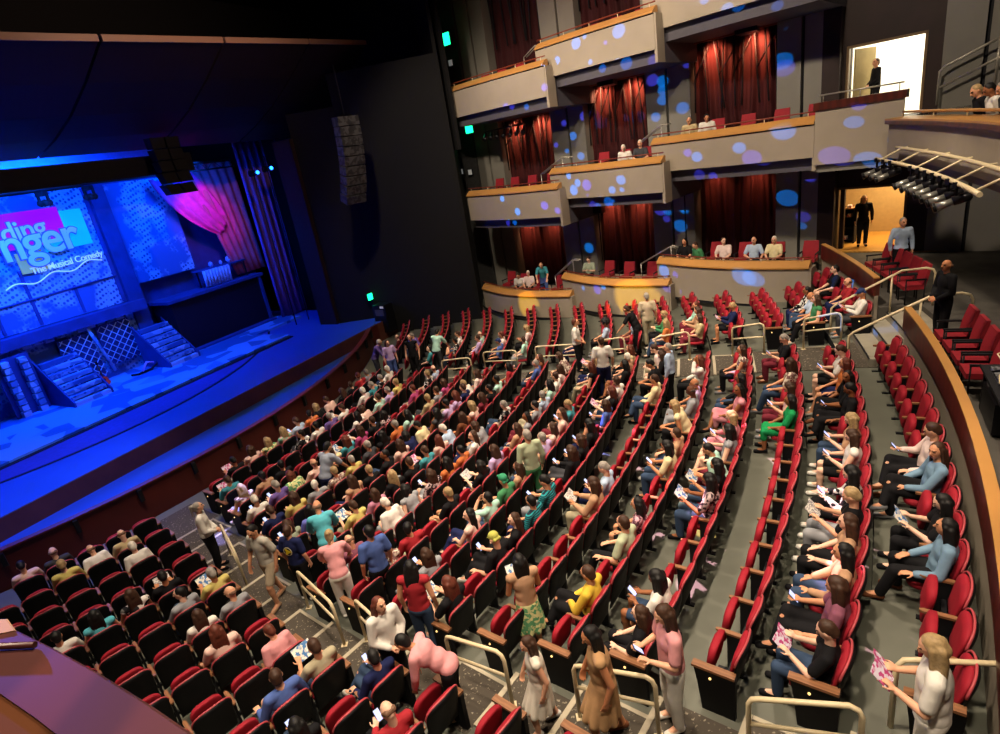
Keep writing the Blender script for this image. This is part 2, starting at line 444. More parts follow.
def doorframe(name, s0, s1, z0, z1):
    q = MB()
    for (a, b_, c, d) in ((s0, s0 + .07, z0, z1), (s1 - .07, s1, z0, z1), (s0, s1, z1 - .07, z1)):
        q.hexa([bx(a, DW - .03, c), bx(b_, DW - .03, c), bx(b_, DW + .22, c), bx(a, DW + .22, c)], [bx(a, DW - .03, d), bx(b_, DW - .03, d), bx(b_, DW + .22, d), bx(a, DW + .22, d)])
    struct(name, q, M_frame)
doorframe('door_1', .16, 2.24, 6.85, 9.06); doorframe('door_2', .05, 2.06, 2.6, 4.8)
# open leaf inside the upper doorway
q = MB(); q.hexa([bx(.32, DW + .25, 6.87), bx(.75, DW + .95, 6.87), bx(.79, DW + .92, 6.87), bx(.36, DW + .22, 6.87)], [bx(.32, DW + .25, 8.95), bx(.75, DW + .95, 8.95), bx(.79, DW + .92, 8.95), bx(.36, DW + .22, 8.95)])
tag(q.build('door_leaf', mat('door_leaf', '9c8a5c', .6, var=.05)), 'open beige door leaf inside the bright upper doorway', 'door')
# programme shelf inside the lower doorway
sh = empty('programme_rack', bx(.1, DW + 1.5, 2.6), 0, 'dark shelf of papers inside the lower lit doorway', 'shelf')
q = MB(); hx = lambda s0, s1, o0, o1, z0, z1: q.hexa([bx(s0, o0, z0) - sh.location, bx(s1, o0, z0) - sh.location, bx(s1, o1, z0) - sh.location, bx(s0, o1, z0) - sh.location], [bx(s0, o0, z1) - sh.location, bx(s1, o0, z1) - sh.location, bx(s1, o1, z1) - sh.location, bx(s0, o1, z1) - sh.location])
hx(-.28, -.24, DW + 1.3, DW + 1.7, 2.6, 3.9); hx(.34, .38, DW + 1.3, DW + 1.7, 2.6, 3.9); hx(-.28, .38, DW + 1.68, DW + 1.72, 2.6, 3.9); q.build('frame', M_riser, sh)
for z in (2.75, 3.15, 3.55, 3.86):
    q = MB(); hx(-.24, .34, DW + 1.3, DW + 1.68, z, z + .03); q.build('shelf', M_riser if z < 3.8 else M_oak, sh)
M_paper = mat('paper_stack', 'd9cfc4', .7, kind='vor', scale=14, col2='b04a55')
for i, (s, z) in enumerate(((-.2, 3.18), (.12, 3.58), (.1, 3.89), (-.2, 3.89), (.0, 2.78))):
    q = MB(); q.hexa([bx(s, DW + 1.33, z), bx(s + .14, DW + 1.33, z), bx(s + .14, DW + 1.55, z), bx(s, DW + 1.55, z)], [bx(s, DW + 1.33, z + .1), bx(s + .14, DW + 1.33, z + .1), bx(s + .14, DW + 1.55, z + .1), bx(s, DW + 1.55, z + .1)])
    tag(q.build('paper_stack', M_paper), 'stack of papers on the rack inside the lower doorway, %s' % ('second shelf from below', 'third shelf from below', 'on top towards the woman', 'on top beside the door jamb', 'lowest shelf')[i], 'paper', 'papers on the doorway rack')
# grey wall beyond the doorways, with dark groove and the stair beside it
slabwall('wall_rear_grey_panel', 2.62, 3.55, DW, DW + .25, 2.6, HT, M_grey); slabwall('wall_rear_grey_panel', 3.65, 6.2, DW + .1, DW + .35, 2.6, HT, M_grey); slabwall('trim_rear_groove', 3.55, 3.65, DW + .15, DW + .3, 2.6, HT, M_riser)
mb = MB(); arc_solid(mb, 40.5, 40.8, -60, -10, 0, HT, 0, 20); struct('wall_rear', mb, M_bwall)
# steel stair rail climbing along the rear wall above the gallery
sr = empty('stair_rail', bx(2.62, 3.0, 7.0), 0, 'steel stair rail climbing along grey wall beside the upper doorway', 'handrail')
for nm, pts in (('top_rail', [(2.62, 7.0), (2.62, 7.9), (2.75, 8.02), (5.2, 9.05)]), ('lower_rail', [(2.62, 7.45), (5.2, 8.55)]), ('post', [(3.9, 7.3), (3.9, 8.5)])):
    q = MB(); q.tube([bx(s, 3.0, z) - sr.location for s, z in pts], .032, 8); q.build(nm, M_steel, sr)
# rear balcony, concentric
root = empty('rear_balcony', polar(35.6, -24, 6.0), 0, 'curved rear balcony front with grey plaster and oak ledge', 'balcony')
def arcpart(name, r0, r1, a0, a1, z0, z1, m, n=20):
    q = MB(); arc_solid(q, r0, r1, a0, a1, z0, z1, 0, n); q.v = [tuple(Vector(v) - root.location) for v in q.v]
    return q.build(name, m, root)
arcpart('fascia', 35.55, 35.67, -42, -16.0, 6.02, 6.86, M_wall); arcpart('wood_band', 35.47, 35.72, -42, -15.9, 6.84, 6.93, M_dwood); arcpart('oak_ledge', 35.47, 36.0, -42, -15.9, 6.93, 6.97, M_oak)
arcpart('floor_slab', 35.75, 40.5, -42, -16.2, 5.8, 6.35, M_grey)
q = MB(); q.tube([polar(35.85, -42 + i * 1.3, 7.08) - root.location for i in range(21)], .03, 8); q.build('top_rail', M_oak, root)
for i in range(9):
    q = MB(); q.tube([polar(35.85, -40 + i * 3, 6.96) - root.location, polar(35.85, -40 + i * 3, 7.08) - root.location], .016, 6); q.build('rail_bracket', M_rail, root)
# ceiling, far above, and the masking walls
mb = MB()
mb.hexa([sp(9, -16, 15.5), sp(45, -16, 15.5), sp(45, 20, 15.5), sp(9, 20, 15.5)], [sp(9, -16, 15.7), sp(45, -16, 15.7), sp(45, 20, 15.7), sp(9, 20, 15.7)])
struct('ceiling', mb, M_black)
def stagewall(name, pts, z0, z1, m, th=.15):
    q = MB()
    for (a, b2) in zip(pts, pts[1:]):
        A, B_ = sp(*a), sp(*b2); d = (B_ - A).normalized(); nn = Vector((-d.y, d.x, 0)) * th
        up0, up1 = Vector((0, 0, z0)), Vector((0, 0, z1))
        q.hexa([A + up0, B_ + up0, B_ + nn + up0, A + nn + up0], [A + up1, B_ + up1, B_ + nn + up1, A + nn + up1])
    return struct(name, q, m)
stagewall('wall_masking_right', [(11.95, 10.75), (13.9, 11.72)], -.5, 10.6, M_black)
stagewall('wall_masking_right', [(13.9, 11.72), (18.7, 13.32)], -.5, 11.9, M_black)
stagewall('wall_masking_right_return', [(18.7, 13.32), (17.0, 16.6)], -.5, HT, M_black)
stagewall('wall_masking_right_upper', [(11.0, 15.4), (16.5, 15.4), (18.9, 13.4)], 8, HT, M_black)
# ------------------------------------------------------------------ theatre seats
M_red = mat('seat_red_fabric', '8e1626', .75, var=.14, scale=6, spec=.25)
M_pip = mat('seat_piping', 'a8434a', .5, spec=.4)
M_shell = mat('seat_black_shell', '0a0a0d', .6, var=.15, scale=4, spec=.2)
M_arm = mat('armrest_wood', '80573a', .45, var=.12, kind='wave', scale=6)
M_iron = mat('seat_iron', '1b1b1f', .5, .4)
M_aisle = mat('aisle_lamp', 'ffd890', .4, emit='ffcf80', estr=1.2)
def pad(outline, y0, y1, bulge, curve, tilt, z0, m=0, ybase=0., inset=.8):
    """cushion from an (x, z) outline: y0 back, y1 front, wrapped forward at the sides by curve, tilted about z0"""
    b = MB(); n = len(outline)
    cx = sum(p[0] for p in outline) / n; cz = sum(p[1] for p in outline) / n
    def P(x, z, y):
        yy = y + curve * (x / .25) ** 2 + ybase; dz = z - z0
        return (x, yy - dz * math.sin(tilt), z0 + dz * math.cos(tilt))
    def ring(f, y): return [P(cx + (x - cx) * f, cz + (z - cz) * f, y) for x, z in outline]
    s = 1 if y1 > y0 else -1
    rings = [ring(.5, y0), ring(.9, y0), ring(1, y0 + s * .012), ring(1, y1 - s * .02), ring(.93, y1 - s * .004), ring(inset * .75, y1 + s * bulge * .8), ring(.25, y1 + s * bulge)]
    b.loft(rings, m, True, True)
    return b
def outline_back(w, zb, zt, n=18, wb=None):
    wb = wb or w * .9
    pts = [(-wb, zb), (wb, zb)]
    for i in range(n + 1):
        a = PI * i / n; c = math.cos(a); s_ = math.sin(a)
        x = w * math.copysign(abs(c) ** .62, c); z = zt - .16 + .16 * s_ ** .8
        pts.append((x, z))
    return pts
TB = R(11)
def seat_meshes():
    d = {}
    b = pad(outline_back(.245, .40, .875), -.195, -.145, .025, .03, TB, .42); d['backrest'] = b
    s = MB(); sh = pad(outline_back(.262, .24, .892, wb=.25), -.198, -.232, .012, .03, TB, .42); d['back_shell'] = sh
    o2 = outline_back(.262, .30, .893, wb=.26)[2:]
    pts = []
    for x, z in o2:
        y = -.20 + .03 * (x / .25) ** 2; dz = z - .42
        pts.append((x, y - dz * math.sin(TB), .42 + dz * math.cos(TB)))
    p = MB(); p.tube(pts, .013, 6); d['edge_piping'] = p
    oc = [(x, z) for x, z in outline_back(.215, -.215, .215, wb=.20)]
    up = pad([(x, z * .98 + .58) for x, z in oc], .05, .125, .02, -.0, R(9), .38, ybase=0.0)
    d['seat_up'] = up
    dn = MB()
    q = pad(oc, 0, .085, .02, 0, 0, 0)
    dn.v = [(x, z * 1.05 + .03, y + .325) for (x, y, z) in q.v]; dn.f = q.f; dn.mi = q.mi; dn.sm = q.sm
    d['seat_down'] = dn
    a = MB(); rs = []
    for y, w in ((-.20, .018), (-.16, .028), (.0, .030), (.10, .027), (.14, .014)):
        rs.append([(.285 - w, y, .600), (.285 + w, y, .600), (.285 + w, y, .628), (.285 - w, y, .628)])
    a.loft(rs, 0); d['armrest'] = a
    l = MB(); l.box((.285, -.07, .30), (.035, .16, .60)); l.box((.285, -.04, .012), (.06, .34, .024)); l.box((0, -.10, .34), (.56, .05, .05)); d['standard'] = l
    e = MB()
    e.loft([[(-.325, -.24, .0), (-.265, -.24, .0), (-.265, .12, .0), (-.325, .12, .0)], [(-.325, -.24, .35), (-.265, -.24, .35), (-.265, .16, .35), (-.325, .16, .35)], [(-.325, -.25, .60), (-.265, -.25, .60), (-.265, .20, .60), (-.325, .20, .60)]], 0)
    d['end_panel'] = e
    ea = MB(); ea.loft([[(-.34, y, .60), (-.25, y, .60), (-.25, y, .632), (-.34, y, .632)] for y in (-.24, .0, .22)], 0); d['end_arm'] = ea
    la = MB(); la.sphere((-.328, .02, .50), .016, 8); d['lamp'] = la
    return d
SM = seat_meshes()
SMAT = {'backrest': M_red, 'back_shell': M_shell, 'edge_piping': M_pip, 'seat_up': M_red, 'seat_down': M_red, 'armrest': M_arm, 'standard': M_iron, 'end_panel': M_shell, 'end_arm': M_arm, 'lamp': M_aisle}
SNAME = {'seat_up': 'seat_cushion', 'seat_down': 'seat_cushion', 'end_panel': 'end_panel', 'end_arm': 'armrest', 'lamp': 'aisle_lamp'}
SME = {}
for k_, b_ in SM.items():
    me = b_.mesh('theater_seat_' + SNAME.get(k_, k_)); me.materials.append(SMAT[k_])
    bm = bmesh.new(); bm.from_mesh(me); bmesh.ops.recalc_face_normals(bm, faces=bm.faces); bm.to_mesh(me); bm.free()
    SME[k_] = me
SEATS = {}
def all_seats():
    out = []
    for k in range(17):
        Rs = R0 + .95 * k - SO; p = math.degrees(.57 / Rs)
        for sec, a0, a1 in (('L', aL1(k) - p * 14, aL1(k)), ('M', aM0(k), aM1(k)), ('T', aT0(k), T1[k])):
            n = int(abs(a1 - a0) / p + .15); pp = abs(a1 - a0) / n
            if pp > p * 1.12: pp = p * 1.03
            for i in range(n):
                a = a1 - (i + .5) * pp if sec == 'L' else a0 + (i + .5) * pp
                pos = polar(Rs, a, zrow(k))
                uv = view(pos + Vector((0, 0, .6)))
                if uv is None or pos.y < .3 or not (-40 < uv[0] < 1040 and -40 < uv[1] < 800): continue
                out.append(dict(sec=sec, k=k, i=i, n=n, a=a, pos=pos, uv=uv, dist=(pos - CAM).length, rz=R(a + 90)))
    return out
ALL = all_seats()
for s_ in ALL: SEATS['%s%d.%d' % (s_['sec'], s_['k'], s_['i'])] = s_
def hidden(s_):  # behind the camera's own rail: nothing of it can show
    u, v = s_['uv']
    return u < 0 or v > 760
def seat_place(s_):
    k, i = s_['k'] + 1, s_['i'] + 1
    w = {'M': 'middle block seat %s', 'L': 'near block seat %s', 'T': 'far block seat %s'}[s_['sec']] % ONES[i]
    return 'row %s from stage, %s' % (ONES[k], w)
def build_seats(occupied, single):
    cand = sorted([s for s in ALL if not hidden(s)], key=lambda s: s['dist'])
    near, far = cand[:300], cand[300:]
    for s in near:
        key = '%s%d.%d' % (s['sec'], s['k'], s['i'])
        occ = key in occupied
        lab = '%s red folding chair, %s' % ('occupied' if occ else 'empty', seat_place(s))
        root = empty('theater_chair', s['pos'], s['rz'], lab, 'theater seat', 'red folding chairs in curved rows')
        parts = ['backrest', 'back_shell', 'edge_piping', 'seat_down' if occ else 'seat_up', 'armrest', 'standard']
        first = s['i'] == 0; last = (s['i'] == s['n'] - 1)
        ends = []
        if (s['sec'] in 'M' and first) or (s['sec'] == 'L' and first) or (s['sec'] == 'T' and first): ends = ['end_panel', 'end_arm', 'lamp']
        for p in parts:
            link(SNAME.get(p, p), SME[p], root)
        for p in ends:
            o = link(SNAME.get(p, p), SME[p], root)
            if s['sec'] == 'L': o.scale = (-1, 1, 1)   # same panel handed for the other side of the aisle
    # seats beyond the three hundred largest: one mass
    b = MB(); mats_ = [M_red, M_shell, M_pip, M_arm, M_iron]
    idx = {'backrest': 0, 'back_shell': 1, 'edge_piping': 2, 'seat_up': 0, 'seat_down': 0, 'armrest': 3, 'standard': 4}
    for s in far:
        key = '%s%d.%d' % (s['sec'], s['k'], s['i'])
        M = Matrix.Translation(s['pos']) @ Matrix.Rotation(s['rz'], 4, 'Z')
        for p in ('backrest', 'back_shell', 'edge_piping', 'seat_down' if key in occupied else 'seat_up', 'armrest', 'standard'):
            q = SM[p]; o = len(b.v)
            b.v += [tuple(M @ Vector(v)) for v in q.v]
            for f, sm in zip(q.f, q.sm): b.face([i + o for i in f], idx[p], sm)
    ob = b.build('theater_chairs', mats_)
    tag(ob, 'far red folding seats in the rows nearest the side boxes and stage', 'theater seats', kind='stuff')
# ------------------------------------------------------------------ handrails beside the aisles
def handrail(k0, a0, k1, a1, label, group, h=.86):
    p0 = polar(R0 + .95 * k0, a0); p1 = polar(R0 + .95 * k1, a1)
    def fl(k): return zrow(max(0, math.floor(k + 1 - .1)))
    z0 = fl(k0); z1 = fl(k1); zt = max(z0, z1) + h
    zt0 = z0 + h; zt1 = zt0 + (z1 - z0)
    d = (p1 - p0)
    root = empty('handrail', p0 + Vector((0, 0, z0)), 0, label, 'handrail', group)
    P = lambda t, z: p0 + d * t + Vector((0, 0, z)) - root.location
    b = MB(); e = .10 / d.length
    b.tube([P(0, z0), P(0, zt0 - .1), P(e * .3, zt0 - .03), P(e, zt0), P(1 - e, zt1), P(1 - e * .3, zt1 - .03), P(1, zt1 - .1), P(1, z1 + .02)], .026, 8)
    b.build('top_rail', M_rail, root)
    b = MB(); b.tube([P(0, zt0 - .36), P(1, zt1 - .36)], .022, 8); b.build('lower_rail', M_rail, root)
    for t, z in ((0, z0), (1, z1)):
        b = MB(); b.box(P(t, z + .01), (.1, .1, .02)); b.build('base_plate', M_rail, root)
NEAR = [(2.37, -40.3, 4.0, -41.45), (6.2, -41.1, 7.75, -41.7), (8.15, -41.3, 9.1, -41.75), (10.3, -41.3, 11.35, -41.25), (12.3, -40.9, 13.3, -40.7), (14.25, -40.5, 15.2, -40.2)]
for j, q in enumerate(NEAR):
    handrail(*q, 'looped cream handrail in near aisle beside row %s from the stage' % ONES[int(q[0]) + 1], 'cream aisle handrails')
FAR = [(2.55, -14.3, 3.75, -14.7), (4.2, -14.1, 5.55, -15.0), (6.27, -15.1, 7.75, -16.1), (8.6, -16.3, 9.45, -17.0), (10.45, -18.05, 11.45, -18.5), (12.65, -19.0, 13.45, -19.8), (14.4, -20.3, 15.2, -21.0)]
for j, q in enumerate(FAR):
    handrail(*q, 'looped cream handrail in far aisle beside row %s from the stage' % ONES[int(q[0]) + 1], 'cream aisle handrails')
# rail across the rear end of the near aisle
root = empty('handrail', polar(34.3, -39.3, zrow(16)), 0, 'cream handrail beside woman in white at the near aisle top', 'handrail')
q = MB(); L0 = root.location
pts = [polar(34.15, -39.05, zrow(16)), polar(34.15, -39.05, zrow(16) + .78), polar(34.2, -39.0, zrow(16) + .86), polar(34.3, -38.95, zrow(16) + .88), polar(35.2, -38.3, zrow(16) + .88)]
q.tube([p - L0 for p in pts], .027, 8); q.build('top_rail', M_rail, root)
q = MB(); q.tube([polar(35.2, -38.3, zrow(16)) - L0, polar(35.2, -38.3, zrow(16) + .88) - L0], .024, 8); q.build('post', M_rail, root)
# two long rails on the rear steps
for (a, lab) in ((-19.5, 'long sloping cream handrail on the far side of rear steps'), (-23.1, 'long sloping cream handrail on the near side of rear steps')):
    root = empty('handrail', polar(34.0, a, 1.8), 0, lab, 'handrail', 'handrails on the rear steps'); L0 = root.location
    z0 = zrow(16) - .2; q = MB()
    q.tube([p - L0 for p in (polar(33.9, a, z0 + .0), polar(33.9, a, z0 + .92), polar(33.98, a, z0 + 1.0), polar(35.4, a, PZ + .93), polar(35.9, a, PZ + .95), polar(36.05, a, PZ + .90), polar(36.1, a, PZ + .8), polar(36.1, a, PZ))], .028, 8)
    q.build('top_rail', M_rail, root)
    q = MB(); q.tube([polar(35.2, a, zrow(16) + .5) - L0, polar(35.2, a, PZ + .85) - L0], .022, 8); q.build('post', M_rail, root)
# upholstered chairs on the rear platform and in the boxes
M_bred = mat('box_chair_red', '8a1a26', .75, var=.12, scale=5)
def chair_proto():
    b = MB(); b.box((0, .02, .43), (.48, .46, .10)); cm = b.mesh('box_chair_cushion')
    bb = MB(); bb.loft([[(-.23, -.22, .42), (.23, -.22, .42), (.23, -.15, .42), (-.23, -.15, .42)], [(-.24, -.27, .7), (.24, -.27, .7), (.24, -.20, .7), (-.24, -.20, .7)], [(-.22, -.33, .98), (.22, -.33, .98), (.22, -.27, .98), (-.22, -.27, .98)]], 0); bk = bb.mesh('box_chair_back')
    ams = []
    lg = MB()
    for x in (-.26, .26):
        ar = MB(); ar.loft([[(x - .022, y, .62), (x + .022, y, .62), (x + .022, y, .655), (x - .022, y, .655)] for y in (-.22, .22)], 0); ams.append(ar.mesh('box_chair_armrest'))
    legs = []
    for x in (-.24, .24):
        for y in (-.2, .2):
            l = MB(); l.tube([(x, y, 0), (x, y, .62)], .016, 6); lm = l.mesh('box_chair_leg'); lm.materials.append(M_iron); legs.append(lm)
    for me, m in ((cm, M_bred), (bk, M_bred), (ams[0], M_riser), (ams[1], M_riser)): me.materials.append(m)
    return cm, bk, ams, legs
CH = chair_proto()
def chair(pos, rz, label, group):
    o = empty('box_chair', pos, rz, label, 'chair', group)
    link('seat', CH[0], o); link('backrest', CH[1], o); link('armrest', CH[2][0], o); link('armrest', CH[2][1], o)
    for l in CH[3]: link('leg', l, o)
for i, a in enumerate((-14.9, -15.9, -16.9, -17.9, -18.9)):
    chair(polar(35.75, a, PZ), R(a + 90), 'red chair on rear platform behind the short parapet, %s from rear steps' % ['fifth', 'fourth', 'third', 'second', 'first'][i], 'red chairs on the rear platform')
for i, a in enumerate((-24.9, -25.9, -26.9, -27.9)):
    chair(polar(35.5, a, PZ), R(a + 90), 'red chair behind the long oak capped parapet, %s from rear steps' % ['first', 'second', 'third', 'fourth'][i], 'red chairs on the rear platform')
for b in BOXES:
    tier, bay = b[0], b[1]; zf = b[6] - .66
    for j, t in enumerate((.14, .34, .54, .74, .93)):
        if t < .2 and bay != 'a': continue
        s, o = front(b, t, 1.45)
        if o > 2.6: continue
        face = math.atan2(-BN.y, -BN.x) - PI / 2
        chair(bx(s, o, zf), face, 'red chair in the %s tier %s box, %s from its stage end' % (tier, ordn[bay], ['first', 'second', 'third', 'fourth', 'fifth'][j]), 'red chairs in the side boxes')
# ------------------------------------------------------------------ people
def V(*a): return Vector(a)
class Blob:
    def __init__(s): s.b = MB()
    def cap(s, p0, p1, r0, r1=None, n=12):
        r1 = r0 if r1 is None else r1
        p0, p1 = Vector(p0), Vector(p1); d = p1 - p0
        s.ell(p0, (r0,) * 3); s.ell(p1, (r1,) * 3)
        if d.length > 1e-4: s.b.tube([p0, p1], [r0, r1], n)
        return s
    def ell(s, c, r, M=None, n=14):
        b = MB(); b.sphere((0, 0, 0), 1, n)
        T = Matrix.Translation(Vector(c)) @ (M.to_4x4() if M is not None else Matrix()) @ Matrix.Diagonal((*r, 1))
        s.b.add(b.v, b.f, 0, True, T); return s
JOBS = []
def remesh_job(key, blob, voxel, smooth=3, fac=.5):
    me = blob.b.mesh('tmp'); o = bpy.data.objects.new('tmp', me); COL.objects.link(o)
    bm = bmesh.new(); bm.from_mesh(me); bmesh.ops.recalc_face_normals(bm, faces=bm.faces); bm.to_mesh(me); bm.free()
    m = o.modifiers.new('r', 'REMESH'); m.mode = 'VOXEL'; m.voxel_size = voxel; m.use_smooth_shade = True
    s = o.modifiers.new('s', 'SMOOTH'); s.factor = fac; s.iterations = smooth
    JOBS.append((key, o))
PM = {}
def run_jobs():
    dg = bpy.context.evaluated_depsgraph_get(); dg.update()
    for key, o in JOBS:
        me = bpy.data.meshes.new_from_object(o.evaluated_get(dg))
        me.polygons.foreach_set('use_smooth', [True] * len(me.polygons))
        me.name = 'person_' + '_'.join(str(x) for x in key)
        PM[key] = me
    for key, o in JOBS:
        me = o.data; bpy.data.objects.remove(o); bpy.data.meshes.remove(me)
    JOBS.clear()
def hand(bl, wrist, d, up, side, curl=.5, gr=.0085):
    """palm with four fingers of different lengths and a thumb off the side of the palm"""
    d = Vector(d).normalized(); up = Vector(up); up = (up - d * up.dot(d)).normalized(); lat = d.cross(up) * side
    w = Vector(wrist)
    Mx = Matrix((lat, d, up)).transposed()
    bl.ell(w + d * .045, (.038, .05, .016), Mx)
    for i, (x, ln) in enumerate(((-.031, .062), (-.0105, .075), (.0105, .082), (.031, .073))):
        b0 = w + d * .085 + lat * x
        c1 = curl * .55
        d1 = (d * math.cos(c1) - up * math.sin(c1) + lat * x * 2.2).normalized()
        d2 = (d * math.cos(c1 + curl) - up * math.sin(c1 + curl) + lat * x * 1.2).normalized()
        k = b0 + d1 * ln * .55
        bl.cap(b0 - d * .02, k, gr + .001, gr, 8); bl.cap(k, k + d2 * ln * .5, gr, gr * .85, 8)
    t0 = w + d * .02 + lat * .03; t1 = t0 + (d * .6 + lat * .75 - up * .3).normalized() * .04
    bl.cap(t0, t1, .012, .010, 8); bl.cap(t1, t1 + (d * .9 + lat * .25 - up * .4).normalized() * .035, .010, .008, 8)
def headrot(pitch, yaw, roll=0): return Euler((R(-pitch), R(roll), R(yaw)), 'XYZ').to_matrix()
# pose: joints (x right, y forward, z up)
POSES = {}
def seated(name, head=(0, 0), lean=0., arms=None, legs='flat', twist=0.):
    P = dict(kind='sit')
    ly = lean
    P['pel'] = V(0, -.06, .56); P['bel'] = V(0, -.07 + ly * .35, .70); P['che'] = V(0, -.10 + ly * .8, .86 - ly * .12)
    P['sh'] = [V(sx * .185, -.11 + ly + sx * twist, .985 - ly * .2) for sx in (-1, 1)]
    P['nk'] = V(0, -.11 + ly, 1.01 - ly * .2); P['hd'] = V(0, -.07 + ly * 1.2, 1.205 - ly * .32)
    P['hr'] = headrot(*head)
    P['hip'] = [V(sx * .09, -.03, .54) for sx in (-1, 1)]
    if legs == 'flat':
        P['kn'] = [V(sx * .12, .38, .53) for sx in (-1, 1)]; P['an'] = [V(sx * .12, .38, .085) for sx in (-1, 1)]; P['ft'] = [V(sx * .14, .55, .04) for sx in (-1, 1)]
    elif legs == 'cross':
        P['kn'] = [V(-.10, .38, .53), V(.02, .40, .64)]; P['an'] = [V(-.10, .40, .085), V(-.22, .50, .30)]; P['ft'] = [V(-.11, .57, .04), V(-.26, .66, .24)]
    elif legs == 'out':
        P['kn'] = [V(sx * .13, .38, .52) for sx in (-1, 1)]; P['an'] = [V(-.14, .52, .09), V(.13, .34, .085)]; P['ft'] = [V(-.16, .69, .05), V(.15, .50, .04)]
    A = arms or {}
    P['el'] = A.get('el', [V(sx * .25, .03 + ly * .6, .72) for sx in (-1, 1)])
    P['wr'] = A.get('wr', [V(sx * .13, .24 + ly * .3, .64) for sx in (-1, 1)])
    P['hdir'] = A.get('hdir', [V(-sx * .35, .9, -.05) for sx in (-1, 1)])
    P['hup'] = A.get('hup', [V(0, 0, 1), V(0, 0, 1)]); P['curl'] = A.get('curl', .45)
    P['hold'] = A.get('hold', V(0, .33, .80))
    for k in ('pel', 'bel', 'che', 'nk', 'hd', 'hold'): P[k] = P[k] - V(0, 0, .06)
    for k in ('sh', 'hip', 'kn', 'el', 'wr'): P[k] = [q - V(0, 0, .06 if k != 'kn' else .03) for q in P[k]]
    POSES[name] = P
def both(elz, wr, hd, up, curl, hold): return dict(el=[V(-.25, .04, elz), V(.25, .04, elz)], wr=[V(-wr[0], wr[1], wr[2]), V(*wr)], hdir=[V(-hd[0], hd[1], hd[2]), V(*hd)], hup=[V(*up), V(*up)], curl=curl, hold=V(*hold))
PH = both(.72, (.10, .23, .78), (-.55, .6, .5), (0, -.6, .6), .9, (0, .31, .85))
PG = both(.74, (.14, .25, .82), (-.25, .7, .6), (0, -.7, .6), 1.0, (0, .34, .90))
seated('lap', (8, 0)); seated('phone', (38, 0), .02, PH); seated('prog', (30, 0), .0, PG)
seated('left', (4, 48), 0, None, 'cross', .03); seated('right', (4, -48), 0, None, 'out', -.03)
seated('cross', (14, -8), 0, both(.72, (.06, .22, .66), (-.7, .6, -.1), (0, .2, 1), .6, (0, .3, .7)), 'cross')
seated('fwd', (34, 6), .22, both(.64, (.07, .40, .62), (-.6, .6, .1), (0, 0, 1), .8, (0, .48, .66)), 'flat')
seated('raise', (-2, 10), 0, dict(el=[V(-.34, .02, 1.02), V(.25, .03, .72)], wr=[V(-.16, .02, 1.20), V(.13, .24, .64)], hdir=[V(.7, -.1, .5), V(-.35, .9, 0)], hup=[V(0, 1, 0), V(0, 0, 1)], curl=.6))
seated('armr', (2, -14), 0, dict(el=[V(-.29, -.04, .70), V(.29, -.04, .70)], wr=[V(-.27, .19, .66), V(.10, .24, .66)], hdir=[V(0, 1, 0), V(-.5, .8, 0)], hup=[V(0, 0, 1), V(0, 0, 1)], curl=.5), 'out')
seated('ph1', (30, -12), 0, dict(el=[V(-.29, -.04, .70), V(.25, .05, .72)], wr=[V(-.27, .19, .66), V(.10, .27, .80)], hdir=[V(0, 1, 0), V(-.4, .6, .5)], hup=[V(0, 0, 1), V(.2, -.7, .6)], curl=.8, hold=V(.06, .35, .86)), 'cross')
def standing(name, head=(0, 0), lean=0., arms=None, stride=0., dip=0.):
    P = dict(kind='stand'); c = math.cos(lean); s = math.sin(lean); pz = .93 - dip
    def up(x, h, f=0): return V(x, f * c + h * s, pz + h * c - f * s)
    P['pel'] = V(0, 0, pz); P['bel'] = up(0, .17); P['che'] = up(0, .36)
    P['sh'] = [up(sx * .185, .49) for sx in (-1, 1)]; P['nk'] = up(0, .51); P['hd'] = up(0, .70, .03); P['hr'] = headrot(*head)
    P['hip'] = [V(sx * .09, 0, pz - .05) for sx in (-1, 1)]
    P['kn'] = [V(-.10, .03 + stride * .55, .49), V(.10, .03 - stride * .25, .49)]
    P['an'] = [V(-.10, stride * .5, .085), V(.10, -stride * .62, .085 + stride * .10)]
    P['ft'] = [V(-.12, stride * .5 + .16, .035), V(.12, -stride * .62 + .16, .035)]
    sh = P['sh']
    A = arms or {}
    P['el'] = A.get('el', [sh[0] + V(-.07, -.03 - stride * .2 + s * .1, -.28), sh[1] + V(.07, -.03 + stride * .2 + s * .1, -.28)])
    el = P['el']
    P['wr'] = A.get('wr', [el[0] + V(.0, .08, -.24), el[1] + V(.0, .08 + stride * .1, -.24)])
    P['hdir'] = A.get('hdir', [V(0, .25, -1), V(0, .25, -1)]); P['hup'] = A.get('hup', [V(-1, 0, 0), V(1, 0, 0)]); P['curl'] = A.get('curl', .5)
    P['hold'] = A.get('hold', V(0, .36, 1.18))
    POSES[name] = P
standing('idle', (6, 12)); standing('walk', (26, 8), .07, None, .30)
standing('clasp', (-4, 14), 0, dict(el=[V(-.25, .03, 1.12), V(.25, .03, 1.12)], wr=[V(-.08, .20, .98), V(.08, .20, 1.0)], hdir=[V(.8, .4, -.1), V(-.8, .4, -.1)], hup=[V(0, .4, 1), V(0, .4, 1)], curl=.7))
standing('read', (32, 0), .03, dict(el=[V(-.24, .06, 1.13), V(.24, .06, 1.13)], wr=[V(-.12, .27, 1.16), V(.12, .27, 1.16)], hdir=[V(.35, .7, .45), V(-.35, .7, .45)], hup=[V(0, -.6, .7), V(0, -.6, .7)], curl=.9, hold=V(0, .36, 1.24)))
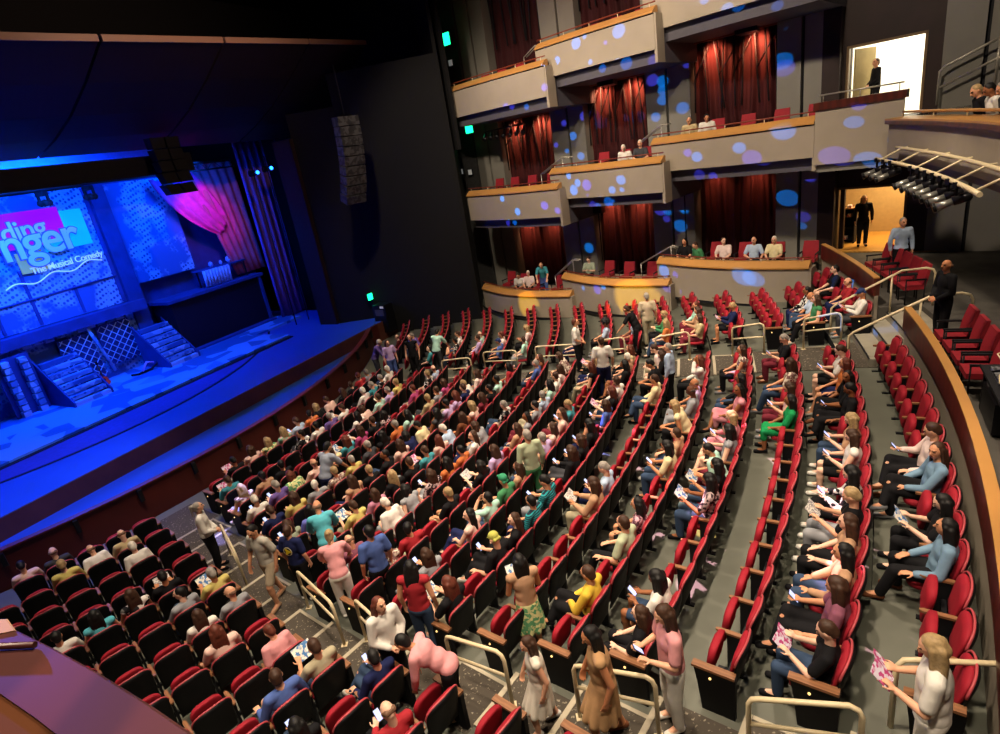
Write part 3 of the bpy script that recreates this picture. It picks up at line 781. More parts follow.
standing('lean', (24, -10), .42, dict(el=[V(-.26, .36, 1.10), V(.26, .36, 1.10)], wr=[V(-.22, .52, .93), V(.22, .52, .93)], hdir=[V(.1, .7, -.6), V(-.1, .7, -.6)], hup=[V(0, .6, .7), V(0, .6, .7)], curl=.4))
standing('bend', (30, -6), .85, dict(el=[V(-.22, .40, .98), V(.22, .40, .98)], wr=[V(-.16, .46, .74), V(.16, .50, .76)], hdir=[V(.1, .3, -1), V(-.1, .3, -1)], hup=[V(-1, 0, 0), V(1, 0, 0)], curl=.5))
def body_blob(P):
    b = Blob(); st = P['kind'] == 'stand'
    b.ell(P['pel'], (.165, .125, .12)); b.ell(P['bel'], (.145, .115, .15)); b.ell(P['che'], (.165, .115, .18))
    b.cap(P['pel'], P['che'], .12, .12); b.cap(P['sh'][0], P['sh'][1], .062)
    b.cap(P['nk'], P['hd'] - P['hr'] @ V(0, .01, .06), .058, .052)
    H, hr = P['hd'], P['hr']
    b.ell(H, (.078, .097, .115), hr); b.ell(H + hr @ V(0, .025, -.055), (.056, .066, .062), hr)
    b.cap(H + hr @ V(0, .088, .012), H + hr @ V(0, .112, -.024), .011, .016, 8)
    b.cap(H + hr @ V(-.03, .083, .032), H + hr @ V(.03, .083, .032), .014, .014, 8)
    b.cap(H + hr @ V(-.018, .083, -.056), H + hr @ V(.018, .083, -.056), .012, .012, 8)
    for sx in (-1, 1): b.ell(H + hr @ V(sx * .078, -.005, -.005), (.010, .020, .032), hr)
    for i in (0, 1):
        sx = (-1, 1)[i]
        b.cap(P['hip'][i], P['kn'][i], .088, .060); b.cap(P['kn'][i], P['an'][i], .058, .040)
        mid = P['kn'][i].lerp(P['an'][i], .28); b.ell(mid, (.058, .062, .10))
        b.cap(P['an'][i], P['ft'][i], .042, .034)
        b.cap(P['sh'][i], P['el'][i], .052, .042); b.cap(P['el'][i], P['wr'][i], .042, .029)
        hand(b, P['wr'][i], P['hdir'][i], P['hup'][i], sx if not st else sx, P['curl'])
    return b
def clothes(P, what):
    b = Blob(); g = .016
    if what in ('tee', 'long', 'tank'):
        b.ell(P['pel'] + V(0, 0, .02), (.165 + g, .125 + g, .12 + g)); b.ell(P['bel'], (.15 + g, .12 + g, .165)); b.ell(P['che'], (.168 + g, .118 + g, .188))
        b.cap(P['pel'], P['che'], .125 + g, .12 + g); b.cap(P['sh'][0], P['sh'][1], .064 + g * .6); b.ell(P['nk'].lerp(P['che'], .28), (.088, .085, .075))
        if what != 'tank':
            for i in (0, 1):
                e = P['sh'][i].lerp(P['el'][i], .72 if what == 'tee' else 1)
                b.cap(P['sh'][i], e, .055 + g, (.055 if what == 'tee' else .044) + g)
                if what == 'long': b.cap(P['el'][i], P['el'][i].lerp(P['wr'][i], .93), .044 + g, .032 + g)
    elif what in ('trousers', 'shorts'):
        b.ell(P['pel'] - V(0, 0, .02), (.168 + g, .128 + g, .10 + g))
        for i in (0, 1):
            k = P['kn'][i] if what == 'trousers' else P['hip'][i].lerp(P['kn'][i], .8)
            b.cap(P['hip'][i], k, .09 + g, .066 + g)
            if what == 'trousers': b.cap(P['kn'][i], P['kn'][i].lerp(P['an'][i], .93), .064 + g, .048 + g)
    elif what == 'skirt':
        b.ell(P['pel'], (.17 + g, .13 + g, .12 + g))
        if P['kind'] == 'sit':
            for t in (.0, .25, .5, .75, 1.0):
                q0 = P['hip'][0].lerp(P['hip'][1], t); q1 = P['kn'][0].lerp(P['kn'][1], t); b.cap(q0, q0.lerp(q1, .96), .09 + g, .072 + g)
            for t in (0, .5, 1): q1 = P['kn'][0].lerp(P['kn'][1], t); b.cap(q1, q1 + V(0, .01, -.16), .075, .07)
        else:
            for j in range(10):
                a = 2 * PI * j / 10; b.cap(P['pel'] + V(.08 * math.cos(a), .06 * math.sin(a), 0), V(.20 * math.cos(a), .19 * math.sin(a) + (P['kn'][0].y + P['kn'][1].y) / 2, .47), .09, .055)
    elif what in ('shoe0', 'shoe1'):
        for i in (int(what[-1]),): b.cap(P['an'][i] - V(0, .02, .02), P['ft'][i], .048, .043); b.cap(P['an'][i] + V(0, 0, .0), P['an'][i] - V(0, .03, .03), .047, .045)
    return b
def hair_blob(st, hr=None):
    b = Blob(); inv = hr.transposed() if hr is not None else Matrix.Identity(3)
    dn = (inv @ V(0, -.10, -1)).normalized()
    cap = lambda g=0: (b.ell((0, -.020, .026), (.084 + g, .092 + g, .104 + g)), b.cap((0, -.055, -.03), (0, -.05, .04), .068 + g, .07 + g))
    if st in ('s', 'b', 'l', 'a'): cap()
    if st == 'l':
        for x in (-.06, -.03, 0, .03, .06): p = V(x, -.062, .0); q = p + dn * .13 + V(x * .2, -.01, 0); b.cap(p, q, .046, .044); b.cap(q, q + dn * .15 + V(x * .15, 0, 0), .044, .026)
        for x in (-1, 1): p = V(x * .072, -.01, .03); b.cap(p, p + dn * .17 + V(x * .012, 0, 0), .030, .027); b.cap(p + dn * .17 + V(x * .012, 0, 0), p + dn * .27 + V(x * .015, .01, 0), .027, .018)
    if st == 'b':
        b.ell((0, -.125, .06), (.045, .05, .045)); b.cap((0, -.13, .05), V(0, -.14, .05) + dn * .2, .034, .018)
    if st == 'a':
        rr = random.Random(3)
        for _ in range(70):
            a = rr.uniform(0, 6.28); h = rr.uniform(-.5, 1); q = math.sqrt(max(0, 1 - h * h))
            p = V(q * math.cos(a) * .125, q * math.sin(a) * .125 - .03, h * .13 + .035)
            if p.y > .05 and p.z < .06: continue
            b.ell(p, (.04, .04, .04), None, 8)
    if st == 'c':
        b.ell((0, -.008, .045), (.088, .102, .082)); b.cap((-.04, .09, .055), (.04, .09, .055), .012); b.cap((-.035, .135, .045), (.035, .135, .045), .011); b.cap((0, .08, .055), (0, .14, .045), .02, .014)
        b.cap((-.05, -.075, -.02), (.05, -.075, -.02), .03)
    if st == 'x':
        for x in (-1, 1): b.cap((x * .066, -.02, .005), (x * .045, -.07, .0), .026, .034)
        b.cap((-.045, -.07, -.01), (.045, -.07, -.01), .036)
    return b
HAIRN = {'s': 'short', 'l': 'long', 'b': 'tied-back', 'a': 'bushy', 'x': 'balding', 'c': 'capped'}
PALET = {  # code: (name, colour, second colour, pattern, scale)
    'wh': ('white', 'd8d4cc'), 'bk': ('black', '141417'), 'gy': ('grey', '8b8d92'), 'dg': ('charcoal', '3a3b40'), 'na': ('navy', '1a2148'), 'bl': ('blue', '4c62a0'),
    'lb': ('light blue', 'a9bdd6'), 'te': ('teal', '3f8b95'), 'tq': ('turquoise', '55aebc'), 'gr': ('green', '3f7d52'), 'mi': ('mint', 'a3cdbd'), 'ye': ('yellow', 'c2b56a'), 'yl': ('mustard yellow', 'c9a83a'),
    'or': ('orange', 'bb6a3a'), 're': ('red', '9c2830'), 'pi': ('pink', 'd59396'), 'pk': ('pale pink', 'd9b7ab'), 'ma': ('magenta', 'a84574'), 'mv': ('mauve', 'b0788e'), 'pu': ('purple', '64508f'), 'li': ('lilac', 'b9a0cc'),
    'pl': ('plum', '7d4a5c'), 'be': ('beige', 'b3a27c'), 'cr': ('cream', 'd6ca9f'), 'ta': ('tan', 'b08a6c'), 'br': ('brown', '6b4029'), 'mr': ('maroon', '6a2330'), 'de': ('denim', '6e8ba3'), 'kh': ('khaki', 'a39a80'), 'lg': ('sage green', 'a9b294'),
    'gn': ('bright green', '17854a'), 'gb': ('grey blue', '8d96a6'), 'dr': ('dark red', '4d1519'), 'pw': ('pinkish white', 'd8c3bd'), 'je': ('jeans blue', '33445e'), 'tg': ('grey green', '8f9a86'), 'wd': ('white lace', 'd8d0c2'), 'bd': ('sandy', 'b08a62'),
    'bg': ('grey beige', 'aeaa9e'), 'st2': ('sand', 'b5a68e'), 'bp': ('blue purple', '6b71c4'), 'gfl': ('green floral', '5d9a6b', 'd8d59a', 'vor', 22), 'pgf': ('pink floral', 'cfa59c', '6fb99a', 'vor', 18), 'fl': ('floral', 'cfc4b2', '7a5a58', 'vor', 24), 'fld': ('dark floral', '2a2028', 'b09a9a', 'vor', 24),
    'bw': ('monochrome', '16161a', 'd4d0ca', 'vor', 16), 'pp': ('pink patterned', 'c79aa6', '5d3a48', 'vor', 26), 'st': ('teal striped', '2a8f96', '1e2a36', 'stripe', 9), 'pd': ('pink', 'cf8f98', 'b96f7e', 'noise', 5), 'pla': ('plaid', 'c7bfae', '8a8578', 'vor', 30)}
HAIRC = {'B': ('black', '0d0b0b'), 'N': ('brown', '3a2417'), 'R': ('auburn', '5a2a1c'), 'Y': ('blonde', '9c835c'), 'G': ('grey', '8d867e'), 'W': ('white', 'cfc8bc'), 'T': ('bald', '6d4f3c'), 'D': ('bald', '2c1d16'), 'S': ('grey', '8d867e')}
CAPC = {'B': ('dark blue cap', '23325e'), 'G': ('green cap', '2f8560'), 'Y': ('yellow green cap', 'a9a94e')}
SKINS = ['d8a283', 'c98f6c', 'e0b39a', 'b97b55', '8a5636', '5d3622']
M_eye = mat('eye_dark', '15100e', .3); M_lip = mat('lip', '8f4a42', .5)
def cloth(c):
    t = PALET[c]
    if len(t) == 2: return mat('cloth_' + c, t[1], .85, var=.10, scale=7, spec=.15)
    return mat('cloth_' + c, t[1], .85, col2=t[2], kind=t[3], scale=t[4], spec=.15)
def skin(i): return mat('skin_%d' % i, SKINS[i], .55, var=.04, scale=5, spec=.3)
def hairm(c): return mat('hair_' + c, HAIRC[c][1], .6, var=.25, scale=30, spec=.35)
# lit phones and printed programmes
M_scr = mat('phone_screen', '9fb0e8', .3, emit='b8c6ff', estr=.8); M_case = mat('phone_case', '17171b', .4)
M_prog = mat('programme_print', 'd8cfe0', .6, kind='vor', scale=38, col2='b8447e'); M_prog2 = mat('programme_print_blue', 'e2dccf', .6, kind='vor', scale=30, col2='4a78b0'); M_prog3 = mat('programme_white', 'dcd8d0', .6, kind='vor', scale=60, col2='8f8a90')
def phone_mesh():
    b = MB(); b.box((0, 0, 0), (.076, .010, .150)); s = MB(); s.box((0, -.0055, 0), (.068, .002, .138))
    a, c = b.mesh('smartphone_body'), s.mesh('smartphone_screen'); a.materials.append(M_case); c.materials.append(M_scr); return a, c
PHM = phone_mesh()
def prog_mesh(m):
    b = MB(); 
    for sx in (-1, 1): b.loft([[(0, 0, -.11), (0, .003, -.11), (0, .003, .11), (0, 0, .11)], [(sx * .07, .022, -.11), (sx * .07, .025, -.11), (sx * .07, .025, .11), (sx * .07, .022, .11)], [(sx * .142, .03, -.11), (sx * .142, .033, -.11), (sx * .142, .033, .11), (sx * .142, .03, .11)]], 0)
    me = b.mesh('programme'); me.materials.append(m); return me
PGM = [prog_mesh(m) for m in (M_prog, M_prog2, M_prog3)]
NEED = set(); PEOPLE = []
def want(*k): NEED.add(k); return k
def hkey(pose, st): return ('hair', st, pose) if st in 'lb' else ('hair', st)
def make_person(mtx, pose, top, bottom, hair, skn, item=None, label='', group=None, scale=1., topk='tee', botk='trousers', itemlabel='', shoe='bk'):
    PEOPLE.append((mtx, pose, top, bottom, hair, skn, item, label, group, scale, topk, botk, itemlabel, shoe))
    want(pose, 'body'); want(pose, topk); want(pose, botk); want(pose, 'shoe0'); want(pose, 'shoe1'); want(*hkey(pose, hair[0]))
def build_people():
    for key in sorted(NEED):
        if key[0] == 'hair': remesh_job(key, hair_blob(key[1], POSES[key[2]]['hr'] if len(key) > 2 else None), .011, 2)
        elif key[1] == 'body': remesh_job(key, body_blob(POSES[key[0]]), .0085, 2, .4)
        else: remesh_job(key, clothes(POSES[key[0]], key[1]), .017, 5)
    run_jobs()
    for key in NEED:
        me = PM[key]; me.materials.clear()
        for _ in range(3 if key[1] == 'body' else 1): me.materials.append(M_eye)
        if key[1] == 'body':
            P = POSES[key[0]]; H = P['hd']; inv = P['hr'].transposed()
            for p in me.polygons:
                q = inv @ (p.center - H)
                if abs(q.x) < .06 and q.y > .06 and abs(q.z) < .08:
                    if (abs(abs(q.x) - .031) < .014 and abs(q.z - .012) < .008) or (abs(abs(q.x) - .032) < .018 and abs(q.z - .034) < .006): p.material_index = 1
                    elif abs(q.x) < .022 and abs(q.z + .056) < .008: p.material_index = 2
    def setm(o, ms):
        for sl, m in zip(o.material_slots, ms): sl.link = 'OBJECT'; sl.material = m
    for (mtx, pose, top, bottom, hair, skn, item, label, group, scl, topk, botk, itemlabel, shoe) in PEOPLE:
        o = link('person', PM[(pose, 'body')]); o.matrix_world = mtx @ Matrix.Scale(scl, 4)
        setm(o, [skin(skn), M_eye, M_lip]); tag(o, label, 'person', group)
        c = link({'tee': 'shirt', 'long': 'shirt', 'tank': 'top'}[topk] if botk != 'skirt' else 'dress_top', PM[(pose, topk)], o); setm(c, [cloth(top)])
        c = link(botk, PM[(pose, botk)], o); setm(c, [cloth(bottom)])
        c = link('shoe', PM[(pose, 'shoe0')], o); setm(c, [cloth(shoe)]); c = link('shoe', PM[(pose, 'shoe1')], o); setm(c, [cloth(shoe)])
        h = link('hair' if hair[0] != 'c' else 'cap', PM[hkey(pose, hair[0])], o)
        setm(h, [mat('cap_' + hair[1], CAPC[hair[1]][1], .8) if hair[0] == 'c' else hairm(hair[1])])
        P = POSES[pose]; h.matrix_local = Matrix.Translation(P['hd']) @ P['hr'].to_4x4()
        if item:
            M = mtx @ Matrix.Scale(scl, 4) @ Matrix.Translation(P['hold']) @ Matrix.Rotation(R(-42), 4, 'X')
            if item == 'p':
                t = link('smartphone', PHM[0]); t.matrix_world = M; link('screen', PHM[1], t); tag(t, itemlabel, 'phone', 'phones in the audience')
            else:
                t = link('programme', PGM[len(PEOPLE[0]) * 0 + (int(abs(mtx.translation.x) * 10) % 3)]); t.matrix_world = M; tag(t, itemlabel, 'programme', 'programmes in the audience')
# seat, top, hair style and colour, extras (p phone, g programme, j jeans, k dark trousers, d dress, s shorts, L long sleeves, t turned, f forward, r arm raised)
AUD = """M0.1 bk sB g|M0.2 pk lN|M0.3 gfl lY|M0.4 pgf lY|M0.5 lb sN|M0.6 or sB|M0.7 bk lY|M0.8 pk sN|M0.9 bk lN|M0.10 bk sN|M0.11 re sR|M0.12 gy sG|M1.6 pu sG|M1.5 wh sB|M1.4 bw sB|M1.7 wh sN|M2.7 wh lB|M1.10 te sG|M1.11 bw sG|M1.12 wh sW|M1.9 wh sW|M1.0 te sN g|M2.1 ta sB|M3.1 pu sG p|M4.1 ye lN|M3.2 gfl lR|M3.3 pk xT|M2.2 bk sB|M4.3 fl sY|M4.2 gy sW|M5.0 tg lN|M4.0 na sN p|M3.0 wh sW|M2.0 fl lY|M5.1 bp lB|M2.11 ye sY|M2.10 li sG|M2.9 mi sN|M2.8 pk lN|M3.14 lb xT|M3.13 bw sY|M3.11 ma sR|M3.8 fld lB|M4.12 ma lN|M4.11 gy sN|M4.8 mi lB|M4.10 be sY|M5.10 li sB|M5.9 dg lB|M6.7 pk lR|M4.7 or sG|M3.7 bk sN|M3.6 ma lN g|M3.5 te lR g|M3.4 cr lN|M4.6 bk lB|M4.5 dg sG|M5.4 bk sY|M4.4 ye sG|M6.3 mv lN|M6.4 bk lY|M5.5 bk sB|M5.6 pk lN|M5.7 na lB|M5.8 cr sB|M6.6 te sN g|M6.5 bk sN|M7.4 gy lB|M5.3 ta lN|M6.2 ye sN g|M7.3 wh sW|M7.5 fld lN p|M8.4 bk sY s|M7.6 or lB|T0.3 dr xT|T1.3 pu sG|T2.0 te lB|T3.1 bw sB|T3.2 wh sN|T4.2 mi xT|T5.1 pw sR|T5.0 bl cB|T4.1 li sN|T6.2 pw lY|T6.0 mi sN|M6.15 re lB|M6.13 mi sB|M6.12 bk sB|M7.11 bw sG|M5.14 pw lN|M5.13 wh sY|M5.12 na sN|M5.11 li lR|M6.11 mr lN|M7.16 bl sG j|M7.17 br lN r|M8.15 pw lN|M8.14 wh sN|M8.17 fl lN|M8.13 mi lB|M8.12 lb sG|M8.11 gy sB|M8.10 gy lB|M6.9 br lN|M6.10 pk lY|M6.8 lb sW|M7.9 gy lN|M8.7 li lN|M7.8 wh lN|M7.7 or sB|M9.10 pk lN|M9.9 pk lN|M9.11 te sY|M8.9 ta lN|M9.8 li sG|M9.7 ta lN|M9.6 ta lN|M8.6 bk lB|M10.7 bk lN p|M9.4 mi sB r|M9.5 gr cG|M10.5 st sB|T8.0 pu sG|T9.1 lb aB|M9.17 wh sW|T10.1 lb sG|T11.0 or lY|T11.1 gr sY|M9.16 fl lY|M9.15 bk lR|M10.15 bk lB|M10.16 ta sW|M10.17 be lR|M11.17 pw sN|M11.16 bk lN|M11.15 bk sB|M11.13 cr sN jL|M10.13 wh sN|M10.12 bk lR|M12.11 gy xD|M12.12 li xT|M12.10 cr lY f|M12.14 wh lR r|M12.8 ta sN|M12.7 cr lB j|M10.9 bk lB p|M10.11 bl lN p|M10.8 bk lN p|M11.6 lb sG p|M11.5 ta lN g|M13.15 fl lN k|M13.12 bk lB|M13.11 pd lB d|M13.9 pd lY d|M14.16 bk sG p|M14.13 fl lN|M14.11 pk lN p|M14.10 gn lB d|T12.2 mi sR|T12.0 be lN|T13.1 na sY g|T12.1 ta lN|M13.8 gy lB p|M13.7 mi sB|M13.6 bk lB g|M13.5 fld lB g|M7.1 pl xT|M8.2 re sB|M8.1 fl sB|M9.1 gy lN p|M10.2 bk cY p|M10.3 bk lN|M10.4 st sB|M9.3 pk lB|M10.0 bk lR g|M12.4 pp lB|M12.3 lg sN k|M12.1 yl sN k|M15.8 ta lY jp|M15.7 wh lN p|M15.5 bw lB kp|M16.7 pw sN kpL|M16.6 de lN kL|M15.4 bk sY g|M15.3 ta lN k|M15.2 ta lB|M15.1 pl lN p|M15.0 bk sN jg|M16.4 bk lB kg|M16.3 de lB kL|T15.2 bw sB|T16.4 bk sB|T16.2 re xT|T16.0 wh cB|T15.1 lb xT|T15.0 gr lN|M15.13 wh sN p|M15.12 or lR|M15.11 bk lB k|M15.10 bk sB kp|L0.4 pk sB p|L0.3 dg xT|L1.3 ye sY|L1.2 wh xT|L1.1 be xT|L2.1 wh sW|L4.4 wh sB|L4.3 tq lB|L4.2 bw lN|L5.1 gy sB|L4.1 bk sB g|L5.0 ye sG g|L6.0 gy xT|L6.1 wh lN|L7.1 pk lR|L8.0 pi sR|L9.0 kh sN g|L9.1 bl sN L|L10.2 bk lB p|L10.0 na sB pL|L11.1 re xT pk|M13.0 bk lN|M13.1 wh lB p"""
def skn_for(hair, rnd):
    if hair == 'xD': return 5
    return rnd.choice([0, 0, 0, 1, 1, 2, 2, 3]) if hair[1] != 'B' else rnd.choice([0, 1, 1, 2, 3, 4, 4])
def who(hair): return 'capped person' if hair[0] == 'c' else ('bald person' if hair[0] == 'x' else 'person with %s %s hair' % ({'s': 'short', 'l': 'long', 'b': 'tied', 'a': 'bushy'}[hair[0]], HAIRC[hair[1]][0]))
OCC = {}
def crowd():
    rnd = random.Random(11)
    for e in AUD.split('|'):
        f = e.split(); s = SEATS.get(f[0])
        if s is None: continue
        top, hair = f[1], f[2]; ex = f[3] if len(f) > 3 else ''
        OCC[f[0]] = 1
        item = 'p' if 'p' in ex else ('g' if 'g' in ex else None)
        if item == 'p': pose = rnd.choice(['phone', 'phone', 'ph1'])
        elif item == 'g': pose = 'prog'
        elif 'f' in ex: pose = 'fwd'
        elif 'r' in ex: pose = 'raise'
        else: pose = rnd.choice(['lap', 'lap', 'left', 'right', 'cross', 'armr', 'fwd', 'phone', 'lap', 'cross', 'armr', 'prog'])
        if pose == 'phone' and item is None: item = 'p' if rnd.random() < .4 else None
        if pose == 'prog' and item is None: item = 'g' if rnd.random() < .6 else None
        topk = 'long' if ('L' in ex or rnd.random() < .2) else ('tank' if (hair[0] == 'l' and rnd.random() < .25) else 'tee')
        if 'd' in ex: botk, bot = 'skirt', top
        elif 's' in ex: botk, bot = 'shorts', 'cr'
        elif 'j' in ex: botk, bot = 'trousers', 'je'
        elif 'k' in ex: botk, bot = 'trousers', 'bk'
        else:
            botk = rnd.choice(['trousers', 'trousers', 'trousers', 'shorts']); bot = rnd.choice(['bk', 'bk', 'dg', 'je', 'na', 'je', 'gy', 'kh', 'bk', 'mr'])
        place = seat_place(s)
        lab = '%s in %s%s, %s' % (who(hair), PALET[top][0], '' , place)
        hx = {'p': 'phone', 'g': 'programme'}.get(item)
        il = ('lit smartphone held at %s' if item == 'p' else 'open printed programme held at %s') % place if item else ''
        mtx = Matrix.Translation(s['pos'] + Vector((0, 0, 0))) @ Matrix.Rotation(s['rz'] + R(rnd.uniform(-6, 6)), 4, 'Z')
        make_person(mtx, pose, top, bot, hair, skn_for(hair, rnd), item, lab, 'seated audience', rnd.uniform(.93, 1.02), topk, botk, il, rnd.choice(['bk', 'bk', 'wh', 'br', 'gy']))
    def at(p, deg, h, *a, **k):
        make_person(Matrix.Translation(p) @ Matrix.Rotation(R(deg - 90), 4, 'Z'), *a, scale=h / 1.72, **k)
    def fl(x, y):
        r = math.hypot(x - PX, y - PY); k = min(16, max(0, math.ceil((r - R0 - .09) / .95))); return Vector((x, y, zrow(k) + .015))
    G = 'standing audience'
    at(fl(-6.78, 10.96), 20, 1.68, 'clasp', 'wh', 'bk', 'bG', 0, label='usher in white long-sleeved shirt and black trousers at the near aisle front', topk='long', group=G)
    at(fl(-4.85, 9.25), -118, 1.75, 'walk', 'bg', 'st2', 'sB', 1, label='dark-haired man in grey beige shirt and shorts walking up the near aisle', botk='shorts', group=G, shoe='ta')
    at(fl(-4.28, 9.17), 70, 1.62, 'idle', 'na', 'bk', 'sN', 0, label='short brown-haired youth in navy shirt with yellow badge on the back', group=G, shoe='wh')
    at(fl(-3.72, 9.4), 110, 1.7, 'lean', 'tq', 'dg', 'xT', 1, label='bald man in turquoise long-sleeved shirt standing at row end', topk='long', group=G)
    at(fl(-3.26, 8.3), 105, 1.62, 'lean', 'pi', 'wh', 'bY', 0, label='woman with tied blonde hair, pink top and white trousers leaning by handrail', group=G, shoe='wh')
    at(fl(-2.56, 8.25), 125, 1.72, 'idle', 'bl', 'bk', 'sB', 1, label='black-haired man in blue shirt standing behind the pink top woman', group=G)
    at(fl(-2.10, 6.33), -50, 1.62, 'clasp', 'wh', 'bk', 'lR', 0, label='auburn-haired woman in loose white blouse and black trousers on the steps', topk='long', group=G)
    at(fl(-1.72, 6.9), 80, 1.66, 'idle', 're', 'je', 'lB', 1, label='woman with long black hair, sleeveless red top and jeans', topk='tank', group=G)
    at(fl(-1.23, 5.62), 172, 1.62, 'bend', 'pi', 'bk', 'sB', 3, label='person in pink hooded top bending down on the near aisle steps', topk='long', group=G)
    at(fl(-0.14, 5.15), 190, 1.42, 'walk', 'wd', 'wd', 'lN', 0, label='girl in sleeveless white lace dress walking down the near aisle', topk='tank', botk='skirt', group=G, shoe='wh')
    at(fl(-0.16, 6.5), 105, 1.6, 'read', 'ta', 'gfl', 'lB', 3, 'g', label='woman in tan top and green floral skirt standing at row end', topk='tank', botk='skirt', group=G, itemlabel='programme held by standing woman in tan top and floral skirt')
    at(fl(0.55, 4.74), 180, 1.64, 'walk', 'bd', 'bd', 'lB', 3, label='dark-haired woman in sandy dress walking at the bottom of near aisle', topk='tank', botk='skirt', group=G, shoe='br')
    at(fl(1.28, 4.66), 185, 1.66, 'read', 'pi', 'wh', 'lN', 0, 'p', label='long brown-haired woman in pink top and white trousers holding lit phone', group=G, itemlabel='lit phone held by woman in pink top and white trousers', shoe='wh')
    at(fl(-4.51, 12.45), 60, 1.75, 'lean', 'gb', 'na', 'sB', 1, label='man in grey blue shirt standing in row four from stage', group=G)
    at(fl(0.31, 10.43), 110, 1.75, 'idle', 'lg', 'gr', 'sG', 0, label='grey-haired person in sage green jacket standing in the middle rows', topk='long', group=G)
    at(fl(2.78, 14.87), 85, 1.75, 'idle', 'wh', 'na', 'sN', 0, label='man in loose white shirt standing with back turned by far aisle', group=G)
    at(fl(2.55, 17.80), -20, 1.76, 'clasp', 'wh', 'bk', 'sR', 1, label='auburn-haired usher in white shirt and black trousers in far aisle', group=G)
    at(fl(4.92, 17.91), 80, 1.76, 'idle', 'st2', 'kh', 'sG', 0, label='person in belted sand shirt and khaki trousers standing past far aisle', group=G)
    at(fl(4.50, 17.7), 150, 1.7, 'lean', 'bk', 'bk', 'sN', 1, label='person in black top leaning across the far aisle rail', group=G)
    at(fl(4.18, 13.54), 150, 1.62, 'idle', 'lb', 'bk', 'sG', 0, label='grey-haired person in light blue shirt standing at far aisle row end', topk='long', group=G)
    at(fl(-2.28, 21.22), 60, 1.75, 'lean', 'mi', 'dg', 'sB', 1, label='big person in mint shirt standing by the front far aisle rail', group=G)
    at(fl(-3.19, 21.34), -100, 1.75, 'idle', 'bk', 'bk', 'xT', 0, label='bald person in black sleeveless top standing in front far aisle', topk='tank', group=G)
    at(fl(-4.07, 21.41), -60, 1.65, 'idle', 'li', 'bl', 'lN', 0, label='long-haired woman in lilac top and blue trousers in front far aisle', group=G)
    at(fl(-4.75, 21.9), 0, 1.7, 'lean', 'pu', 'dg', 'sW', 0, label='white-haired person in purple shirt leaning over the front row', topk='long', group=G)
    at(polar(34.43, -39.9, zrow(16) + .015), 142, 1.68, 'read', 'wh', 'wh', 'lY', 0, 'g', label='blonde woman in white top seen from behind at near aisle top', group=G, itemlabel='programme held by blonde woman in white at near aisle top')
    at(polar(36.1, -15.8, PZ), -110, 1.76, 'idle', 'lb', 'bk', 'sG', 1, label='man in light blue shirt standing on rear platform before lower doorway', topk='long', group=G)
    at(polar(35.5, -23.7, PZ), 175, 1.74, 'clasp', 'bk', 'bk', 'xT', 3, label='person in black suit standing at the top of rear steps', topk='long', group=G)
    wallf = math.degrees(math.atan2(-BN.y, -BN.x))
    at(bx(.72, 4.15, 2.64), wallf + 15, 1.72, 'idle', 'bk', 'bk', 'lY', 0, label='blonde woman in black standing inside the lower lit doorway', topk='long', group=G)
    at(bx(.92, 3.7, 6.86), wallf - 60, 1.7, 'clasp', 'bk', 'bk', 'sN', 1, label='usher in black vest standing in the bright upper doorway', topk='long', group=G)
    def inbox(tier, bay, s, hair, top, pose, lab, o=1.35, turn=0, item=None):
        b = [q for q in BOXES if q[0] == tier and q[1] == bay][0]; zf = b[6] - .66
        make_person(Matrix.Translation(bx(s, o, zf)) @ Matrix.Rotation(R(wallf - 90 + turn), 4, 'Z'), pose, top, 'bk', hair, skn_for(hair, rnd), item, lab, 'people in the side boxes')
    inbox('lower', 'a', -12.45, 'sN', 'wh', 'fwd', 'brown-haired person in white seated in lower tier stage end box', 1.0, 20)
    inbox('lower', 'a', -11.95, 'sW', 'pw', 'lap', 'white-haired person seated beside white shirt in lower stage end box', 1.0, 20)
    b0 = BOXES[6]; at(bx(-11.3, 1.3, b0[6] - .66), wallf + 30, 1.7, 'lean', 'te', 'bl', 'xT', 0, label='bald man in teal shirt standing in the lower stage end box', group=G)
    inbox('lower', 'b', -8.75, 'sN', 'tg', 'phone', 'person in grey green seated alone in lower tier middle box', 1.2, 10)
    inbox('lower', 'c', -4.45, 'lB', 'bk', 'lap', 'woman with long black hair in black, lower tier rear box', 1.1, 0)
    inbox('lower', 'c', -3.8, 'sN', 'gr', 'fwd', 'person in dark green leaning on the lower rear box rail', 1.0, -30)
    inbox('lower', 'c', -3.0, 'sN', 'pw', 'left', 'person in pinkish white between others in lower rear box', 1.1, 0)
    inbox('lower', 'c', -1.95, 'xT', 'lb', 'armr', 'bald man in light blue shirt in lower tier rear box', 1.1, 10)
    inbox('lower', 'c', -1.3, 'sW', 'cr', 'lap', 'white-haired person in cream in lower tier rear box', 1.1, 0)
    inbox('middle', 'b', -6.5, 'sW', 'wh', 'fwd', 'white-haired person in white shirt in middle tier middle box', 1.0, 10)
    inbox('middle', 'b', -5.9, 'sW', 'dg', 'cross', 'white-haired person in charcoal in middle tier middle box', 1.0, 20)
    inbox('middle', 'c', -4.0, 'xT', 'be', 'fwd', 'bald man in beige in middle tier rear box', 1.0, 20)
    inbox('middle', 'c', -3.4, 'sB', 'wh', 'fwd', 'dark-haired person in white in middle tier rear box', 1.0, 20)
